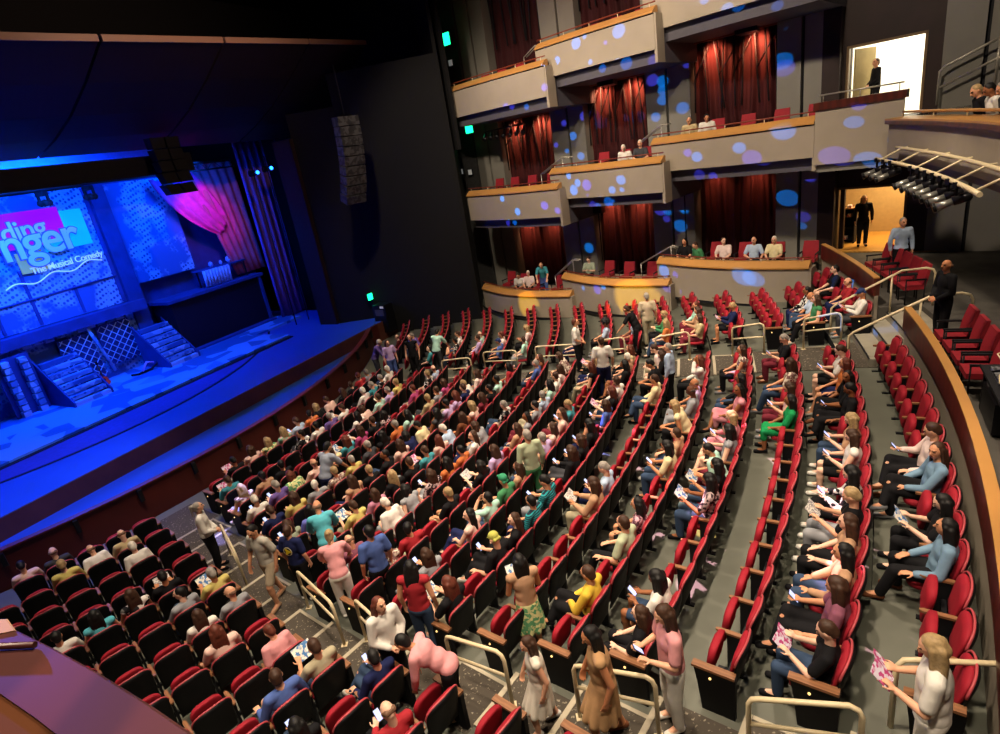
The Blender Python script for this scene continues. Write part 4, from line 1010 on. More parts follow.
    for a, hr, tp, lb in ((-21.0, 'sY', 'bk', 'blonde person at the oak ledge of rear balcony'), (-22.0, 'sB', 'wh', 'dark-haired person in white at the rear balcony ledge'), (-23.0, 'sG', 'dg', 'grey-haired person in charcoal at the rear balcony ledge')):
        make_person(Matrix.Translation(polar(36.35, a, 6.32)) @ Matrix.Rotation(R(a + 90), 4, 'Z'), 'fwd', tp, 'bk', hr, 1 if hr != 'sB' else 4, None, lb, 'people on the rear balcony')
# ------------------------------------------------------------------ stage
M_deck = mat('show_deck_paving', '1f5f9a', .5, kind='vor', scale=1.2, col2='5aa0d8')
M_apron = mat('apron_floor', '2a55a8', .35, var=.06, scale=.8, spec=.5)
M_face = mat('apron_wood_face', '5a3226', .55, var=.2, scale=1.5)
M_lat = lattice_mat('lattice_drop', '7fb4d6', '27558c', '2c62a0', 6.4)
M_drop = lattice_mat('painted_drop', '6aa0c8', '2c5c94', '27548c', 6.0)
M_setdk = mat('set_dark_blue', '203c78', .7, var=.2, scale=1.5)
M_setblk = mat('set_black_box', '0a0c1c', .7)
M_stone = mat('set_stone', '8fc0e0', .7, kind='vor', scale=2.2, col2='4f88ba')
M_pinkc = mat('pink_swag', 'd03a86', .75, var=.2, scale=3)
M_purp = mat('purple_drape', '6a4a8e', .8, var=.2, scale=2)
def sbox(mb, d0, d1, w0, w1, z0, z1, m=0, org=Vector((0, 0, 0))):
    mb.hexa([sp(d0, w0, z0) - org, sp(d1, w0, z0) - org, sp(d1, w1, z0) - org, sp(d0, w1, z0) - org], [sp(d0, w0, z1) - org, sp(d1, w0, z1) - org, sp(d1, w1, z1) - org, sp(d0, w1, z1) - org], m)
def sthing(name, d, w, z, label, cat, group=None): return empty(name, sp(d, w, z), 0, label, cat, group)
def spart(name, par, m, *boxes):
    q = MB()
    for b in boxes: sbox(q, *b, org=par.location)
    return q.build(name, m, par)
# floors: pit floor, apron, show deck
q = MB(); rings = []
for i in range(41):
    w = -13 + 23.2 * i / 40; d1 = max(14.42, math.sqrt(max(0, 17.55 ** 2 - w * w)))
    rings.append([sp(14.4, w, -.3), sp(d1, w, -.3), sp(d1, w, .30), sp(14.4, w, .30)])
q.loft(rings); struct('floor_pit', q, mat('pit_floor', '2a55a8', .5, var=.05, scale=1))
q = MB(); sbox(q, -4, 14.45, -14, 13.2, -.3, .88); struct('floor_apron', q, [M_apron])
q = MB(); sbox(q, 14.45, 14.52, -14, 12.0, -.3, .89); struct('floor_apron_face', q, M_face)
# curved lip of the permanent stage with a dark seam, and the show deck
def curve_floor(name, Rr, z0, z1, m, d_in=3.0):
    q = MB(); rings = []
    for i in range(33):
        w = -11.4 + 22.4 * i / 32
        d = math.sqrt(max(0, Rr * Rr - w * w))
        d = max(d, 5.0)
        rings.append([sp(d_in, w, z0), sp(d, w, z0), sp(d, w, z1), sp(d_in, w, z1)])
    q.loft(rings); return struct(name, q, m)
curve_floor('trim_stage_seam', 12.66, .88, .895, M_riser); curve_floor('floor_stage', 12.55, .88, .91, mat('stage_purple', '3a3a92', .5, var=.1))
q = MB(); sbox(q, -4, 10.62, -10.6, 8.7, .88, 1.0); sbox(q, -4, 8.3, 8.7, 11.8, .88, 1.0); struct('floor_show_deck', q, M_deck)
q = MB(); sbox(q, 10.62, 10.85, -10.6, 8.7, .90, .93); struct('trim_deck_edge', q, M_riser)
# painted back wall of the set in two storeys
D = 5.5
st = sthing('stage_set_wall', D, 1, 1, 'two-storey painted stage set wall lit deep blue', 'stage set')
spart('upper_lattice_panel', st, M_lat, (D - .15, D, -5.0, 4.80, 3.95, 8.95))
spart('column', st, M_setdk, (D - .2, D + .15, 4.84, 5.52, 1.0, 9.0))
spart('second_lattice_panel', st, M_lat, (D - .15, D, 5.55, 8.6, 4.55, 8.95))
spart('far_wall', st, M_setdk, (D - .6, D - .5, 5.5, 12.5, 1, 9.2))
spart('gallery_beam', st, M_setdk, (D - .15, D + .55, -5, 5.3, 3.48, 3.92))
spart('lower_lattice_panel', st, M_drop, (D - .15, D, -5, 4.84, 1.0, 3.48))
q = MB()
for i in range(24):
    w = -4.8 + i * .42; z = 3.30 + .03 * math.sin(i * 2.1)
    sbox(q, D, D + .12, w, w + .33, z, z + .12, org=st.location)
q.build('stone_border', M_stone, st)
for (w0, w1, z0, z1) in ((4.62, 4.78, 4.0, 8.9), (1.2, 1.32, 4.0, 6.2), (2.9, 3.0, 4.0, 5.2), (-.1, 0.0, 4.0, 6.0)):
    spart('batten', st, M_setdk, (D - .02, D + .05, w0, w1, z0, z1))
q = MB(); q.tube([sp(D + .05, -.5, 5.0) - st.location, sp(D + .05, 4.7, 5.15) - st.location], .04, 6); q.build('batten', M_setdk, st)
# ladder-like stone tower at the stage's near side
tw = sthing('stone_tower', 6.2, -.4, 1, 'tall ladder-like stone tower on stage, blue lit', 'stage set')
for w0 in (-.95, -.35):
    q = MB()
    for i in range(9): sbox(q, 6.2, 6.45, w0 + .03 * (i % 2), w0 + .26, 1.0 + i * .25, 1.0 + i * .25 + .2, org=tw.location)
    q.build('stone_column', M_stone, tw)
spart('panel', tw, M_setdk, (6.1, 6.2, -1.1, .1, 1.0, 3.3))
# crossed lattice gates between the stairs
gt = sthing('lattice_gate', 5.8, 3, 1, 'crossed lattice gates with pale post in the lower set wall', 'stage set')
for (wa, wb, za, zb) in ((1.4, 2.75, 1.2, 3.2), (3.0, 4.45, 1.5, 3.3)):
    q = MB(); n = 9
    for i in range(-n, n + 1):
        for sgn in (1, -1):
            # diagonal slats clipped to the gate's rectangle
            pts = []
            c = (i / n) * (wb - wa + zb - za)
            for t in range(41):
                w = wa + (wb - wa) * t / 40; z = (za + zb) / 2 + sgn * (w - (wa + wb) / 2) + c
                if za <= z <= zb: pts.append((w, z))
            if len(pts) > 2: q.tube([sp(5.75 + .02 * sgn, *pts[0]) - gt.location, sp(5.75 + .02 * sgn, *pts[-1]) - gt.location], .018, 4)
    q.build('lattice', mat('lattice_slats', 'a9d8f0', .6), gt)
    spart('backing', gt, M_setdk, (5.62, 5.66, wa, wb, za, zb))
q = MB(); q.tube([sp(5.85, 2.6, 3.5) - gt.location, sp(5.85, 3.05, 1.3) - gt.location], .07, 6); q.build('post', M_stone, gt)
for (wa, wb, z0, n, dd, lab) in ((0.2, 1.6, 1.0, 8, 1, 'stone stage stairs climbing beside the ladder-like tower'), (4.3, 5.7, 1.0, 8, -1, 'stone stage stairs beside the black box platform')):
    s_ = sthing('stage_stairs', 6.8, wa, 1, lab, 'stairs', 'stairs of the stage set')
    for i in range(n):
        spart('step', s_, M_stone if i % 2 == 0 else M_drop, (7.6 - i * .2, 7.85 - i * .2, wa, wb, 1.0 + i * .22 if i else 1.0, 1.16 + i * .22))
    for w in (wa - .06, wb):
        q = MB(); q.hexa([sp(7.9, w, 1) - s_.location, sp(6.0, w, 1) - s_.location, sp(6.0, w + .06, 1) - s_.location, sp(7.9, w + .06, 1) - s_.location], [sp(7.9, w, 1.2) - s_.location, sp(6.0, w, 2.9) - s_.location, sp(6.0, w + .06, 2.9) - s_.location, sp(7.9, w + .06, 1.2) - s_.location]); q.build('stringer', M_setdk, s_)
# black box platform at the far side, with rail, steps and dressed table on top
bb = sthing('box_platform', 6.5, 8.5, 1, 'large black box platform on the far side of the stage set', 'stage set')
spart('body', bb, M_setblk, (D - .4, 6.6, 6.0, 11.3, 1.0, 3.42)); spart('top_ledge', bb, M_setdk, (D - .4, 6.75, 5.8, 11.45, 3.42, 3.56))
spart('kick', bb, M_setdk, (6.6, 7.0, 6.0, 11.3, 1.0, 1.08)); spart('corner_post', bb, M_setdk, (6.6, 6.7, 11.15, 11.3, 1.0, 3.42))
tb = sthing('buffet_table', 5.9, 9.6, 3.56, 'draped buffet table standing on the black box platform', 'table')
spart('table_top', tb, M_setdk, (5.5, 6.3, 8.3, 11.0, 4.35, 4.42))
q = MB()
for i in range(9): w = 8.35 + i * .18; q.tube([sp(6.32, w, 3.6) - tb.location, sp(6.34, w + .03, 4.4) - tb.location], .075, 6)
q.build('drape', mat('table_drape', '8fb4e0', .8, var=.2), tb)
for w in (8.45, 10.85):
    for dd in (5.6, 6.2): spart('leg', tb, M_setblk, (dd, dd + .06, w, w + .06, 3.56, 4.35))
for i, (w, h, r, lab) in enumerate(((9.2, .28, .12, 'first from the swag side'), (9.8, .22, .09, 'second from the swag side'), (10.3, .34, .16, 'third from the swag side'))):
    q = MB(); q.loft([[sp(5.9, w, 4.42) + Vector((rr * math.cos(a), rr * math.sin(a), z)) for a in [2 * PI * j / 12 for j in range(12)]] for rr, z in ((r * .4, 0), (r, h * .4), (r * .8, h * .8), (r * .3, h))], 0, True)
    tag(q.build('serving_bowl', mat('bowl_blue', '7fb0e8' if i != 1 else 'c04a9a', .4)), 'rounded serving bowl on the buffet table, ' + lab, 'bowl', 'bowls on the buffet table')
# hanging title sign
sg = sthing('title_sign', D + .1, 2.5, 6.9, 'colourful show title sign hanging before the upper lattice panel', 'sign')
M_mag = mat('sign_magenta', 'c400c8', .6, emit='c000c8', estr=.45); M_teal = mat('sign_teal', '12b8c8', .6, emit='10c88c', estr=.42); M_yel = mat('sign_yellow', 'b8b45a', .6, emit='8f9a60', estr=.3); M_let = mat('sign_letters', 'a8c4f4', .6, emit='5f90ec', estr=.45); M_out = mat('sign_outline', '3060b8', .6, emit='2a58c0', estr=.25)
spart('teal_block', sg, M_teal, (D + .05, D + .08, 2.45, 4.30, 6.68, 8.15)); spart('magenta_block', sg, M_mag, (D + .08, D + .11, .6, 3.42, 7.0, 8.34)); spart('yellow_block', sg, M_yel, (D + .11, D + .14, 1.3, 2.25, 6.05, 6.85)); spart('yellow_block', sg, M_yel, (D + .05, D + .08, .1, .6, 7.4, 8.1))
def text(body, w, z, size, name, m, dd, off=.0, ext=.02, rot=0., par=sg):
    cu = bpy.data.curves.new(name, 'FONT'); cu.body = body; cu.size = size; cu.extrude = ext; cu.offset = off; cu.space_character = .93
    t_ = bpy.data.objects.new(name, cu); COL.objects.link(t_); dg = bpy.context.evaluated_depsgraph_get(); me = bpy.data.meshes.new_from_object(t_.evaluated_get(dg)); bpy.data.objects.remove(t_)
    me.materials.clear(); me.materials.append(m); o = bpy.data.objects.new(name, me); COL.objects.link(o); o.parent = par
    Mx = Matrix((LT, Vector((0, 0, 1)), AX)).transposed().to_4x4()
    o.matrix_local = Matrix.Translation(sp(dd, w, z) - par.location) @ Mx @ Matrix.Rotation(rot, 4, 'Z')
    return o
text('ding', 1.12, 7.30, 1.05, 'lettering_outline', M_out, D + .14, .035, .02, .03); text('ding', 1.12, 7.30, 1.05, 'lettering', M_let, D + .17, .012, .02, .03)
text('nger', .86, 6.62, 1.72, 'lettering_outline', M_out, D + .20, .065, .02, .02); text('nger', .86, 6.62, 1.72, 'lettering', M_let, D + .23, .025, .02, .02)
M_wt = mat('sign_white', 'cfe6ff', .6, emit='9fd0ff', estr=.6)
text('The Musical Comedy', 1.62, 5.98, .36, 'subtitle_lettering', M_wt, D + .14, .004, .01, .045)
q = MB(); q.tube([sp(D + .14, .55 + 3.8 * i / 30, 5.62 + .38 * (i / 30) + .10 * math.sin(i * .55)) - sg.location for i in range(31)], .025, 5); q.build('wavy_underline', M_wt, sg)
# pink swag and hanging drapes at the far side
cw = sthing('swag_curtain', 5.9, 9.5, 9, 'pink swag curtain with long drape at the far side of the set', 'curtain')
q = MB(); rings = []
for i in range(25):
    t = i / 24; ring = []
    A_ = (7.4 + 2.6 * t ** 1.2, 8.9 - 3.0 * t ** .9 - .3 * math.sin(PI * t)); B_ = (9.3 + 1.6 * t, 9.2 - 2.4 * t ** 1.5)
    for j in range(21):
        s2 = j / 20; ring.append(sp(6.0 + .10 * math.sin(s2 * 26 + t * 2) + .1 * math.sin(PI * s2), lerp(A_[0], B_[0], s2), lerp(A_[1], B_[1], s2) - .28 * math.sin(PI * s2)) - cw.location)
    rings.append(ring)
q.loft(rings, 0, True, False, False); ob = q.build('swag', M_pinkc, cw, recalc=False); ob.modifiers.new('t', 'SOLIDIFY').thickness = .03
q = MB(); rings = []
for i in range(9):
    t = i / 8; rings.append([sp(6.0 + .09 * math.sin(j * 1.15), lerp(9.3, 12.1, j / 30) - (.9 * t * (1 - j / 30)) * -1.0 + .25 * t, 9.3 - 5.6 * t) - cw.location for j in range(31)])
q.loft(rings, 0, True, False, False); ob = q.build('long_drape', mat('drape_coral', 'b0506a', .8, var=.25, scale=2), cw, recalc=False); ob.modifiers.new('t', 'SOLIDIFY').thickness = .03
def leg(name, d, w0, w1, z0, z1, m, lab, ph=0.):
    q = MB(); rings = []
    for i in range(5):
        t = i / 4; rings.append([sp(d + .10 * math.sin(j * 1.1 + ph), lerp(w0, w1, j / 24), lerp(z0, z1, t)) for j in range(25)])
    q.loft(rings, 0, True, False, False); ob = q.build(name, m, recalc=False); ob.modifiers.new('t', 'SOLIDIFY').thickness = .03
    tag(ob, lab, 'curtain', 'stage leg curtains')
M_leg = mat('leg_curtain', '1c2a66', .9, var=.2)
leg('leg_curtain', 7.2, 11.5, 13.3, .95, 10.5, M_purp, 'purple lit leg curtain next to the pink swag')
leg('leg_curtain', 9.3, 12.2, 14.4, .95, 10.5, M_leg, 'dark blue leg curtain nearest the proscenium', 1.)
leg('leg_curtain', 3.8, -12, -5.2, .95, 10.5, M_setblk, 'black leg curtain at the near side of the stage', 2.)
# black border, blue-lit bar above it, truss with lamps
q = MB(); sbox(q, 10.3, 10.45, -11, 6.6, 8.85, 9.55); tag(q.build('black_border', M_black), 'long black border cloth hanging across the top of the stage', 'border')
q = MB(); sbox(q, 8.4, 8.55, -11, 6.4, 9.6, 10.4); tag(q.build('blue_lit_border', mat('border_blue', '5f86d8', .7, var=.1)), 'pale blue lit border strip above the black border', 'border')
tr = sthing('lighting_truss', 7.6, 4, 9.2, 'long lighting truss behind the black border cloth', 'truss')
for dz in (0, .35):
    q = MB(); q.tube([sp(7.6, -9, 8.95 + dz) - tr.location, sp(7.6, 11, 8.95 + dz) - tr.location], .035, 6); q.build('chord', M_black, tr)
q = MB()
for i in range(50): q.tube([sp(7.6, -9 + i * .4, 8.95 + .35 * (i % 2)) - tr.location, sp(7.6, -8.6 + i * .4, 8.95 + .35 * ((i + 1) % 2)) - tr.location], .015, 4)
q.build('lacing', M_black, tr)
for i, w in enumerate((2.25, 3.95, 7.35, -.6)):
    ln = sthing('moving_light', 7.3, w, 8.6, 'black clover-shaped moving light under the truss, %s from the near side' % ['second', 'third', 'fourth', 'first'][i], 'stage light', 'moving lights under the truss')
    q = MB(); q.box((0, 0, .22), (.3, .3, .18)); q.build('base', M_black, ln)
    for sx in (-1, 1): q = MB(); q.box((sx * .17, 0, .02), (.06, .12, .34)); q.build('yoke_arm', M_black, ln)
    q = MB()
    for j in range(4): a = PI / 4 + j * PI / 2; q.sphere((.14 * math.cos(a), .14 * math.sin(a), -.12), .13, 8)
    q.build('head', M_black, ln)
ta = sthing('hanging_loudspeaker', 11, 4.9, 9, 'black twin column of loudspeakers hanging before the swag', 'loudspeaker')
for w in (4.85, 5.47):
    q = MB()
    for i in range(5):
        r0 = [sp(11 + a, w + b * .9, 10.1 - i * .42) - ta.location for a, b in ((-.2, -.31), (.2, -.31), (.2, .31), (-.2, .31))]; r1 = [sp(11 + a * .85 + .05 * i, w + b, 9.72 - i * .42) - ta.location for a, b in ((-.2, -.27), (.2, -.27), (.2, .27), (-.2, .27))]
        q.loft([r1, r0])
    q.build('speaker_column', M_black, ta)
# blue lit lamps on the proscenium boom
M_lens = mat('lamp_lens_blue', '60a0ff', .3, emit='1a66ff', estr=9)
for i, (w, z) in enumerate(((10.55, 8.47), (11.45, 8.58))):
    ln = sthing('stage_lamp', 9.5, w, z, 'glowing blue stage lamp on far proscenium boom, %s one' % ['near', 'far'][i], 'stage light', 'blue lamps on the boom')
    q = MB(); q.sphere((0, 0, 0), .085, 10); e_ = q.build('lens', M_lens, ln)
    q = MB(); p = -AX * .34 ; q.tube([(-AX * -.0) * 0 - AX * .08, -AX * .5], [.12, .16], 10); q.build('housing', M_black, ln)
    q = MB(); q.tube([Vector((0, 0, .88 - z)) - AX * .3, Vector((0, 0, .6)) - AX * .3], .03, 6); q.build('boom_pole', M_black, ln)
# proscenium edge and masking around the stage
q = MB(); sbox(q, 10.9, 12.0, 10.55, 10.95, .89, 9.6); struct('wall_proscenium_edge', q, mat('proscenium_brown', '22140f', .7, var=.2))
q = MB(); sbox(q, -4.4, -4.2, -14, 16, -.3, HT); struct('wall_stage_back', q, M_black)
q = MB(); sbox(q, -4, 12, 15.5, 15.7, -.3, HT); struct('wall_stage_right', q, M_black)
q = MB(); sbox(q, -4, 12, -15.7, -15.5, -.3, HT); struct('wall_stage_left', q, M_black)
q = MB(); sbox(q, -4, 9, -16, 16, HT, HT + .2); struct('ceiling_stage', q, M_black)
q = MB(); sbox(q, 9.6, 9.8, -16, 16, 11.2, HT); struct('wall_proscenium_header', q, M_black)
# acoustic reflector over the pit, in segments with wood edge
M_refl = mat('reflector_brown', '1a1110', .6, var=.15, scale=1); M_trim = mat('reflector_edge_wood', '8f7060', .5)
SEG = [-12.5, -7.5, -3.0, 1.45, 5.75, 9.9, 13.6]
for i in range(6):
    w0, w1 = SEG[i] + .05, SEG[i + 1] - .05
    rf = sthing('acoustic_reflector', 15, (w0 + w1) / 2, 12.3, 'curved dark acoustic reflector panel above the pit, %s from far end' % ['sixth', 'fifth', 'fourth', 'third', 'second', 'first'][i], 'reflector', 'acoustic reflectors above the pit')
    q = MB(); rings = []
    def ez(w): return 12.16 + .055 * max(0, w + 1)
    for j in range(11):
        w = lerp(w0, w1, j / 10); ring = []
        for (t, th) in ((0, 0), (.25, 0), (.5, 0), (.75, 0), (1, 0), (1, .12), (.5, .12), (0, .12)):
            d = lerp(15, 9.6, t); z = lerp(ez(w), 9.85, t) + .55 * math.sin(PI * t) * -.6 + th
            ring.append(sp(d, w, z) - rf.location)
        rings.append(ring)
    q.loft(rings, 0, False); q.build('panel', M_refl, rf)
    q = MB(); rings = []
    for j in range(11):
        w = lerp(w0, w1, j / 10); rings.append([sp(15.0, w, ez(w) - .02) - rf.location, sp(15.06, w, ez(w) - .02) - rf.location, sp(15.06, w, ez(w) + .16) - rf.location, sp(14.9, w, ez(w) + .16) - rf.location])
    q.loft(rings); q.build('edge_trim', M_trim, rf)
# line array, curved stack of speakers by the far proscenium
la = sthing('line_array', 15.8, 9.9, 9.8, 'curved black line array of speakers hanging by the far masking wall', 'loudspeaker')
M_grl = mat('speaker_grille', '3a3a3e', .6, kind='vor', scale=9, col2='1c1c20')
for i in range(9):
    z = 9.75 - i * .37; ang = R(-3 - i * 2.6); d0 = 16.0 - .5 * (i / 8) ** 2
    q = MB(); q.box((0, 0, 0), (.95, .5, .34)); Mx = Matrix.Translation(sp(d0, 9.85, z) - la.location) @ Matrix.Rotation(math.atan2(AX.y, AX.x) - PI / 2 + R(-20), 4, 'Z') @ Matrix.Rotation(ang, 4, 'X')
    q.v = [tuple(Mx @ Vector(v)) for v in q.v]; q.build('speaker_cabinet', M_grl, la)
q = MB(); q.tube([sp(16, 9.85, 10.0) - la.location, sp(16, 9.85, 11.8) - la.location], .03, 6); q.build('hanging_chain', M_black, la)
# guitar on its stand and a toboggan-like sled prop
g = sthing('guitar', 6.75, 2.0, 1.0, 'red acoustic guitar standing on the stage deck', 'guitar')
fx = lambda w, z, dd=0: sp(6.75 + dd, 2.0 + w, 1.0 + z) - g.location
outl = []
for j in range(28):
    a = 2 * PI * j / 28; r = .20 + .045 * math.cos(2 * a) * (1 if math.sin(a) < 0 else .6); outl.append((r * math.cos(a) * (1.0 if math.sin(a) < 0 else .8), .26 + r * 1.25 * math.sin(a)))
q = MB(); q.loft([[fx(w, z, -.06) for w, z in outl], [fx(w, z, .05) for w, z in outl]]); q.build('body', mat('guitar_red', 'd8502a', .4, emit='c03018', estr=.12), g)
q = MB(); q.loft([[fx(.07 * math.cos(a), .33 + .07 * math.sin(a), .055) for a in [2 * PI * j / 14 for j in range(14)]], [fx(.06 * math.cos(a), .33 + .06 * math.sin(a), .06) for a in [2 * PI * j / 14 for j in range(14)]]]); q.build('sound_hole', M_setblk, g)
q = MB(); q.tube([fx(0, .45, .05), fx(.02, 1.0, -.05)], .028, 6); q.build('neck', mat('guitar_neck', '5a3a2a', .5), g)
q = MB(); q.box(tuple(fx(.022, 1.06, -.06)), (.09, .03, .14)); q.build('headstock', M_setblk, g)
sl = sthing('sled_prop', 7.0, 3.7, 1.0, 'curved dark sled prop on the stage deck by the gates', 'prop')
fx2 = lambda w, z: sp(7.0, 3.7 + w, 1.0 + z) - sl.location
q = MB(); q.tube([fx2(-.7, .12), fx2(-.4, .05), fx2(.2, .06), fx2(.55, .2), fx2(.6, .38)], .05, 6); q.build('runner', M_setblk, sl)
q = MB(); q.tube([fx2(-.2, .1), fx2(.1, .42), fx2(.4, .3)], .05, 6); q.build('seat', mat('sled_pale', 'c8a0e0', .5), sl)
# ------------------------------------------------------------------ equipment
# pipes with spotlights under the rear balcony
rg = empty('lighting_pipe', polar(35.1, -22, 6.2), 0, 'pale pipe grid carrying spotlights under the rear balcony front', 'lighting rig')
for (r, z) in ((35.0, 6.12), (35.42, 6.32)):
    q = MB(); q.tube([polar(r, -17.6 - i * .9, z) - rg.location for i in range(17 if r > 35.2 else 14)], .04, 8); q.build('pipe', M_rail, rg)
for i in range(6):
    q = MB(); a = -18.2 - i * 2.1; q.tube([polar(35.0, a, 6.12) - rg.location, polar(35.42, a, 6.32) - rg.location, polar(35.75, a, 6.35) - rg.location], .022, 6); q.build('bracket', M_rail, rg)
M_lampb = mat('lamp_body', '17171b', .35, .3); M_silver = mat('lamp_silver', '9a9a94', .3, .7)
for i in range(10):
    a = -17.9 - i * .85 - (1.6 if i > 2 else 0)
    base = polar(34.98, a, 6.1)
    ln = empty('spotlight', base, 0, 'black spotlight with silver barrel under rear balcony pipe, %s from its lower doorway end' % ['first', 'second', 'third', 'fourth', 'fifth', 'sixth', 'seventh', 'eighth', 'ninth', 'tenth'][i], 'spotlight', 'spotlights on the balcony pipe')
    dr = (polar(20, a + 4, 0) - polar(34.98, a, 0)).normalized(); dv = (dr + Vector((0, 0, -.35))).normalized()
    q = MB(); q.tube([(0, 0, .05), (0, 0, -.16)], .025, 6); q.box((0, 0, .0), (.09, .09, .1)); q.build('clamp', M_lampb, ln)
    c0 = Vector((0, 0, -.24))
    q = MB(); q.tube([c0 - dv * .22, c0 - dv * .18, c0 + dv * .04], [.05, .08, .08], 10); q.build('housing', M_lampb, ln)
    q = MB(); q.tube([c0 + dv * .04, c0 + dv * .27], [.055, .068], 10); q.build('barrel', M_silver, ln)
    q = MB(); q.tube([c0 + dv * .27, c0 + dv * .32], [.075, .08], 10); q.build('colour_frame', M_lampb, ln)
# sound and lighting desk on the platform
dk = empty('mixing_desk', polar(35.7, -31.4, PZ), R(-31.4 - 90 + 180), 'long grey mixing desk strewn with cables behind the oak capped parapet', 'mixing desk')
q = MB(); q.box((0, 0, .72), (3.4, .75, .05)); q.build('table_top', M_riser, dk)
for x in (-1.6, 1.6):
    for y in (-.3, .3): q = MB(); q.box((x, y, .35), (.06, .06, .70)); q.build('leg', M_iron, dk)
M_desk = mat('console_grey', '6f7176', .5, kind='vor', scale=24, col2='23242a'); M_pale = mat('console_pale', 'a9a8a0', .5, kind='vor', scale=16, col2='4a4a4c')
for i, (x, w) in enumerate(((-1.1, .9), (0, 1.0), (1.05, .9))):
    q = MB(); q.loft([[(x - w / 2, -.32, .745), (x + w / 2, -.32, .745), (x + w / 2, .28, .745), (x - w / 2, .28, .745)], [(x - w / 2, -.32, .86), (x + w / 2, -.32, .86), (x + w / 2, .28, .80), (x - w / 2, .28, .80)]]); q.build('console', M_desk if i != 1 else M_pale, dk)
for i, x in enumerate((-.5, .9)):
    q = MB(); q.box((x, -.38, 1.08), (.5, .04, .32)); q.box((x, -.38, .84), (.06, .05, .2)); q.build('monitor', M_lampb, dk)
rr = random.Random(5)
for i in range(9):
    x0 = rr.uniform(-1.5, 1.4); q = MB(); pts = [(x0 + .12 * j + rr.uniform(-.08, .08), .1 + rr.uniform(-.3, .25), .90 + .05 * math.sin(j * 1.7)) for j in range(6)]; q.tube(pts, .016, 5); q.build('cable', M_rail if i % 3 == 0 else M_lampb, dk)
q = MB(); q.tube([(-1.3, -.3, .8), (-1.3, -.3, 1.25), (-1.1, -.1, 1.35)], .012, 6); q.build('desk_lamp', M_silver, dk)
q = MB(); q.box((1.0, .1, .3), (.9, .5, .5)); tagx = q.build('equipment_rack', M_lampb, dk)
# small loudspeakers hanging in the boxes
for (s, z, lab) in ((-7.93, 9.62, 'black loudspeaker at the top of middle tier middle box'), (-2.6, 10.25, 'black loudspeaker at the top of middle tier rear box'), (-8.97, 4.78, 'black loudspeaker on a pole in the lower middle box'), (-5.06, 5.4, 'black loudspeaker on a pole in the lower rear box')):
    lo = empty('box_loudspeaker', bx(s, 2.6, z), math.atan2(-BN.y, -BN.x) - PI / 2, lab, 'loudspeaker', 'loudspeakers in the side boxes')
    q = MB(); q.loft([[(-.30, -.2, -.24), (.30, -.2, -.24), (.36, .22, -.2), (-.36, .22, -.2)], [(-.30, -.2, .24), (.30, -.2, .24), (.36, .22, .2), (-.36, .22, .2)]]); q.build('cabinet', M_lampb, lo)
    q = MB(); q.box((0, .215, 0), (.6, .02, .36)); q.build('grille', M_black, lo)
    q = MB(); q.tube([(0, -.1, .2), (0, -.1, .42)] if z > 6 else [(0, -.1, -.2), (0, -.1, -2.3)], .03, 6); q.build('bracket', M_lampb, lo)
# lamp bar inside the middle tier stage end box
lb = empty('lamp_bar', bx(-12.6, 1.6, 8.5), 0, 'black bar of lamps hanging in the middle tier stage end box', 'lighting rig')
q = MB(); q.tube([bx(-13.8, 1.6, 8.55) - lb.location, bx(-11.4, 1.6, 8.6) - lb.location], .035, 6); q.build('pipe', M_lampb, lb)
for i in range(7):
    q = MB(); p = bx(-13.7 + i * .37, 1.6, 8.4) - lb.location; q.tube([p + Vector((0, 0, .14)), p - Vector((.06, .05, .1)), p - Vector((.14, .12, .18))], [.03, .09, .10], 8); q.build('lamp_head', M_lampb, lb)
# green lamps and white boxes on the dark wall next to the boxes
M_green = mat('green_lamp', '20d890', .4, emit='10d880', estr=5)
def wallbox(name, p, size, m, label, cat, group=None, rz=0.):
    o = empty(name, p, rz, label, cat, group); q = MB(); q.box((0, 0, 0), size); q.build('glowing_panel' if m is M_green else 'cover', m, o)
    q = MB(); q.box((0, -.05, 0), (size[0] + .06, .06, size[2] + .06)); q.build('housing', M_lampb, o); return o
wr = math.atan2(-BN.y, -BN.x) - PI / 2
wallbox('green_sign_lamp', bx(-16.1, 2.55, 12.8), (.42, .08, .5), M_green, 'glowing green lamp on dark wall by the upper tier stage end box', 'lamp', 'green lamps', wr)
wallbox('green_sign_lamp', bx(-15.6, 2.6, 8.92), (.42, .08, .5), M_green, 'glowing green lamp on dark wall by the middle tier stage end box', 'lamp', 'green lamps', wr)
wallbox('green_sign_lamp', sp(13.75, 11.4, 2.02), (.3, .08, .3), M_green, 'glowing green lamp low on the black masking wall', 'lamp', 'green lamps', R(60 - 180))
M_wb = mat('white_box', 'd8d8d4', .5, emit='d8d8d4', estr=.15)
for (s, z, lab) in ((-16.9, 11.95, 'small white wall box left of the pair by the upper tier'), (-16.2, 11.83, 'small white wall box right of the pair by the upper tier'), (-16.7, 6.98, 'small white wall box left of the pair by the middle tier'), (-16.1, 6.9, 'small white wall box right of the pair by the middle tier')):
    wallbox('wall_box', bx(s, 2.7, z), (.2, .06, .24), M_wb, lab, 'wall box', 'white wall boxes', wr)
slabwall('wall_right_dark_panel', -18.0, -15.75, 2.85, 3.05, -.2, HT, mat('dark_panel', '3a3a3a', .7, var=.15))
cb = empty('speaker_cabinet', sp(14.45, 11.3, .31), R(-30), 'black cabinet on floor under the green lamp by the masking wall', 'cabinet')
q = MB(); q.box((0, 0, .68), (.75, .6, 1.36)); q.build('body', M_lampb, cb)
q = MB(); q.box((.0, -.305, 1.0), (.5, .02, .3)); q.build('panel', mat('cabinet_panel', '4a4a4e', .5), cb)
q = MB(); q.box((.2, -.31, 1.27), (.2, .02, .1)); q.build('label_plate', M_wb, cb)
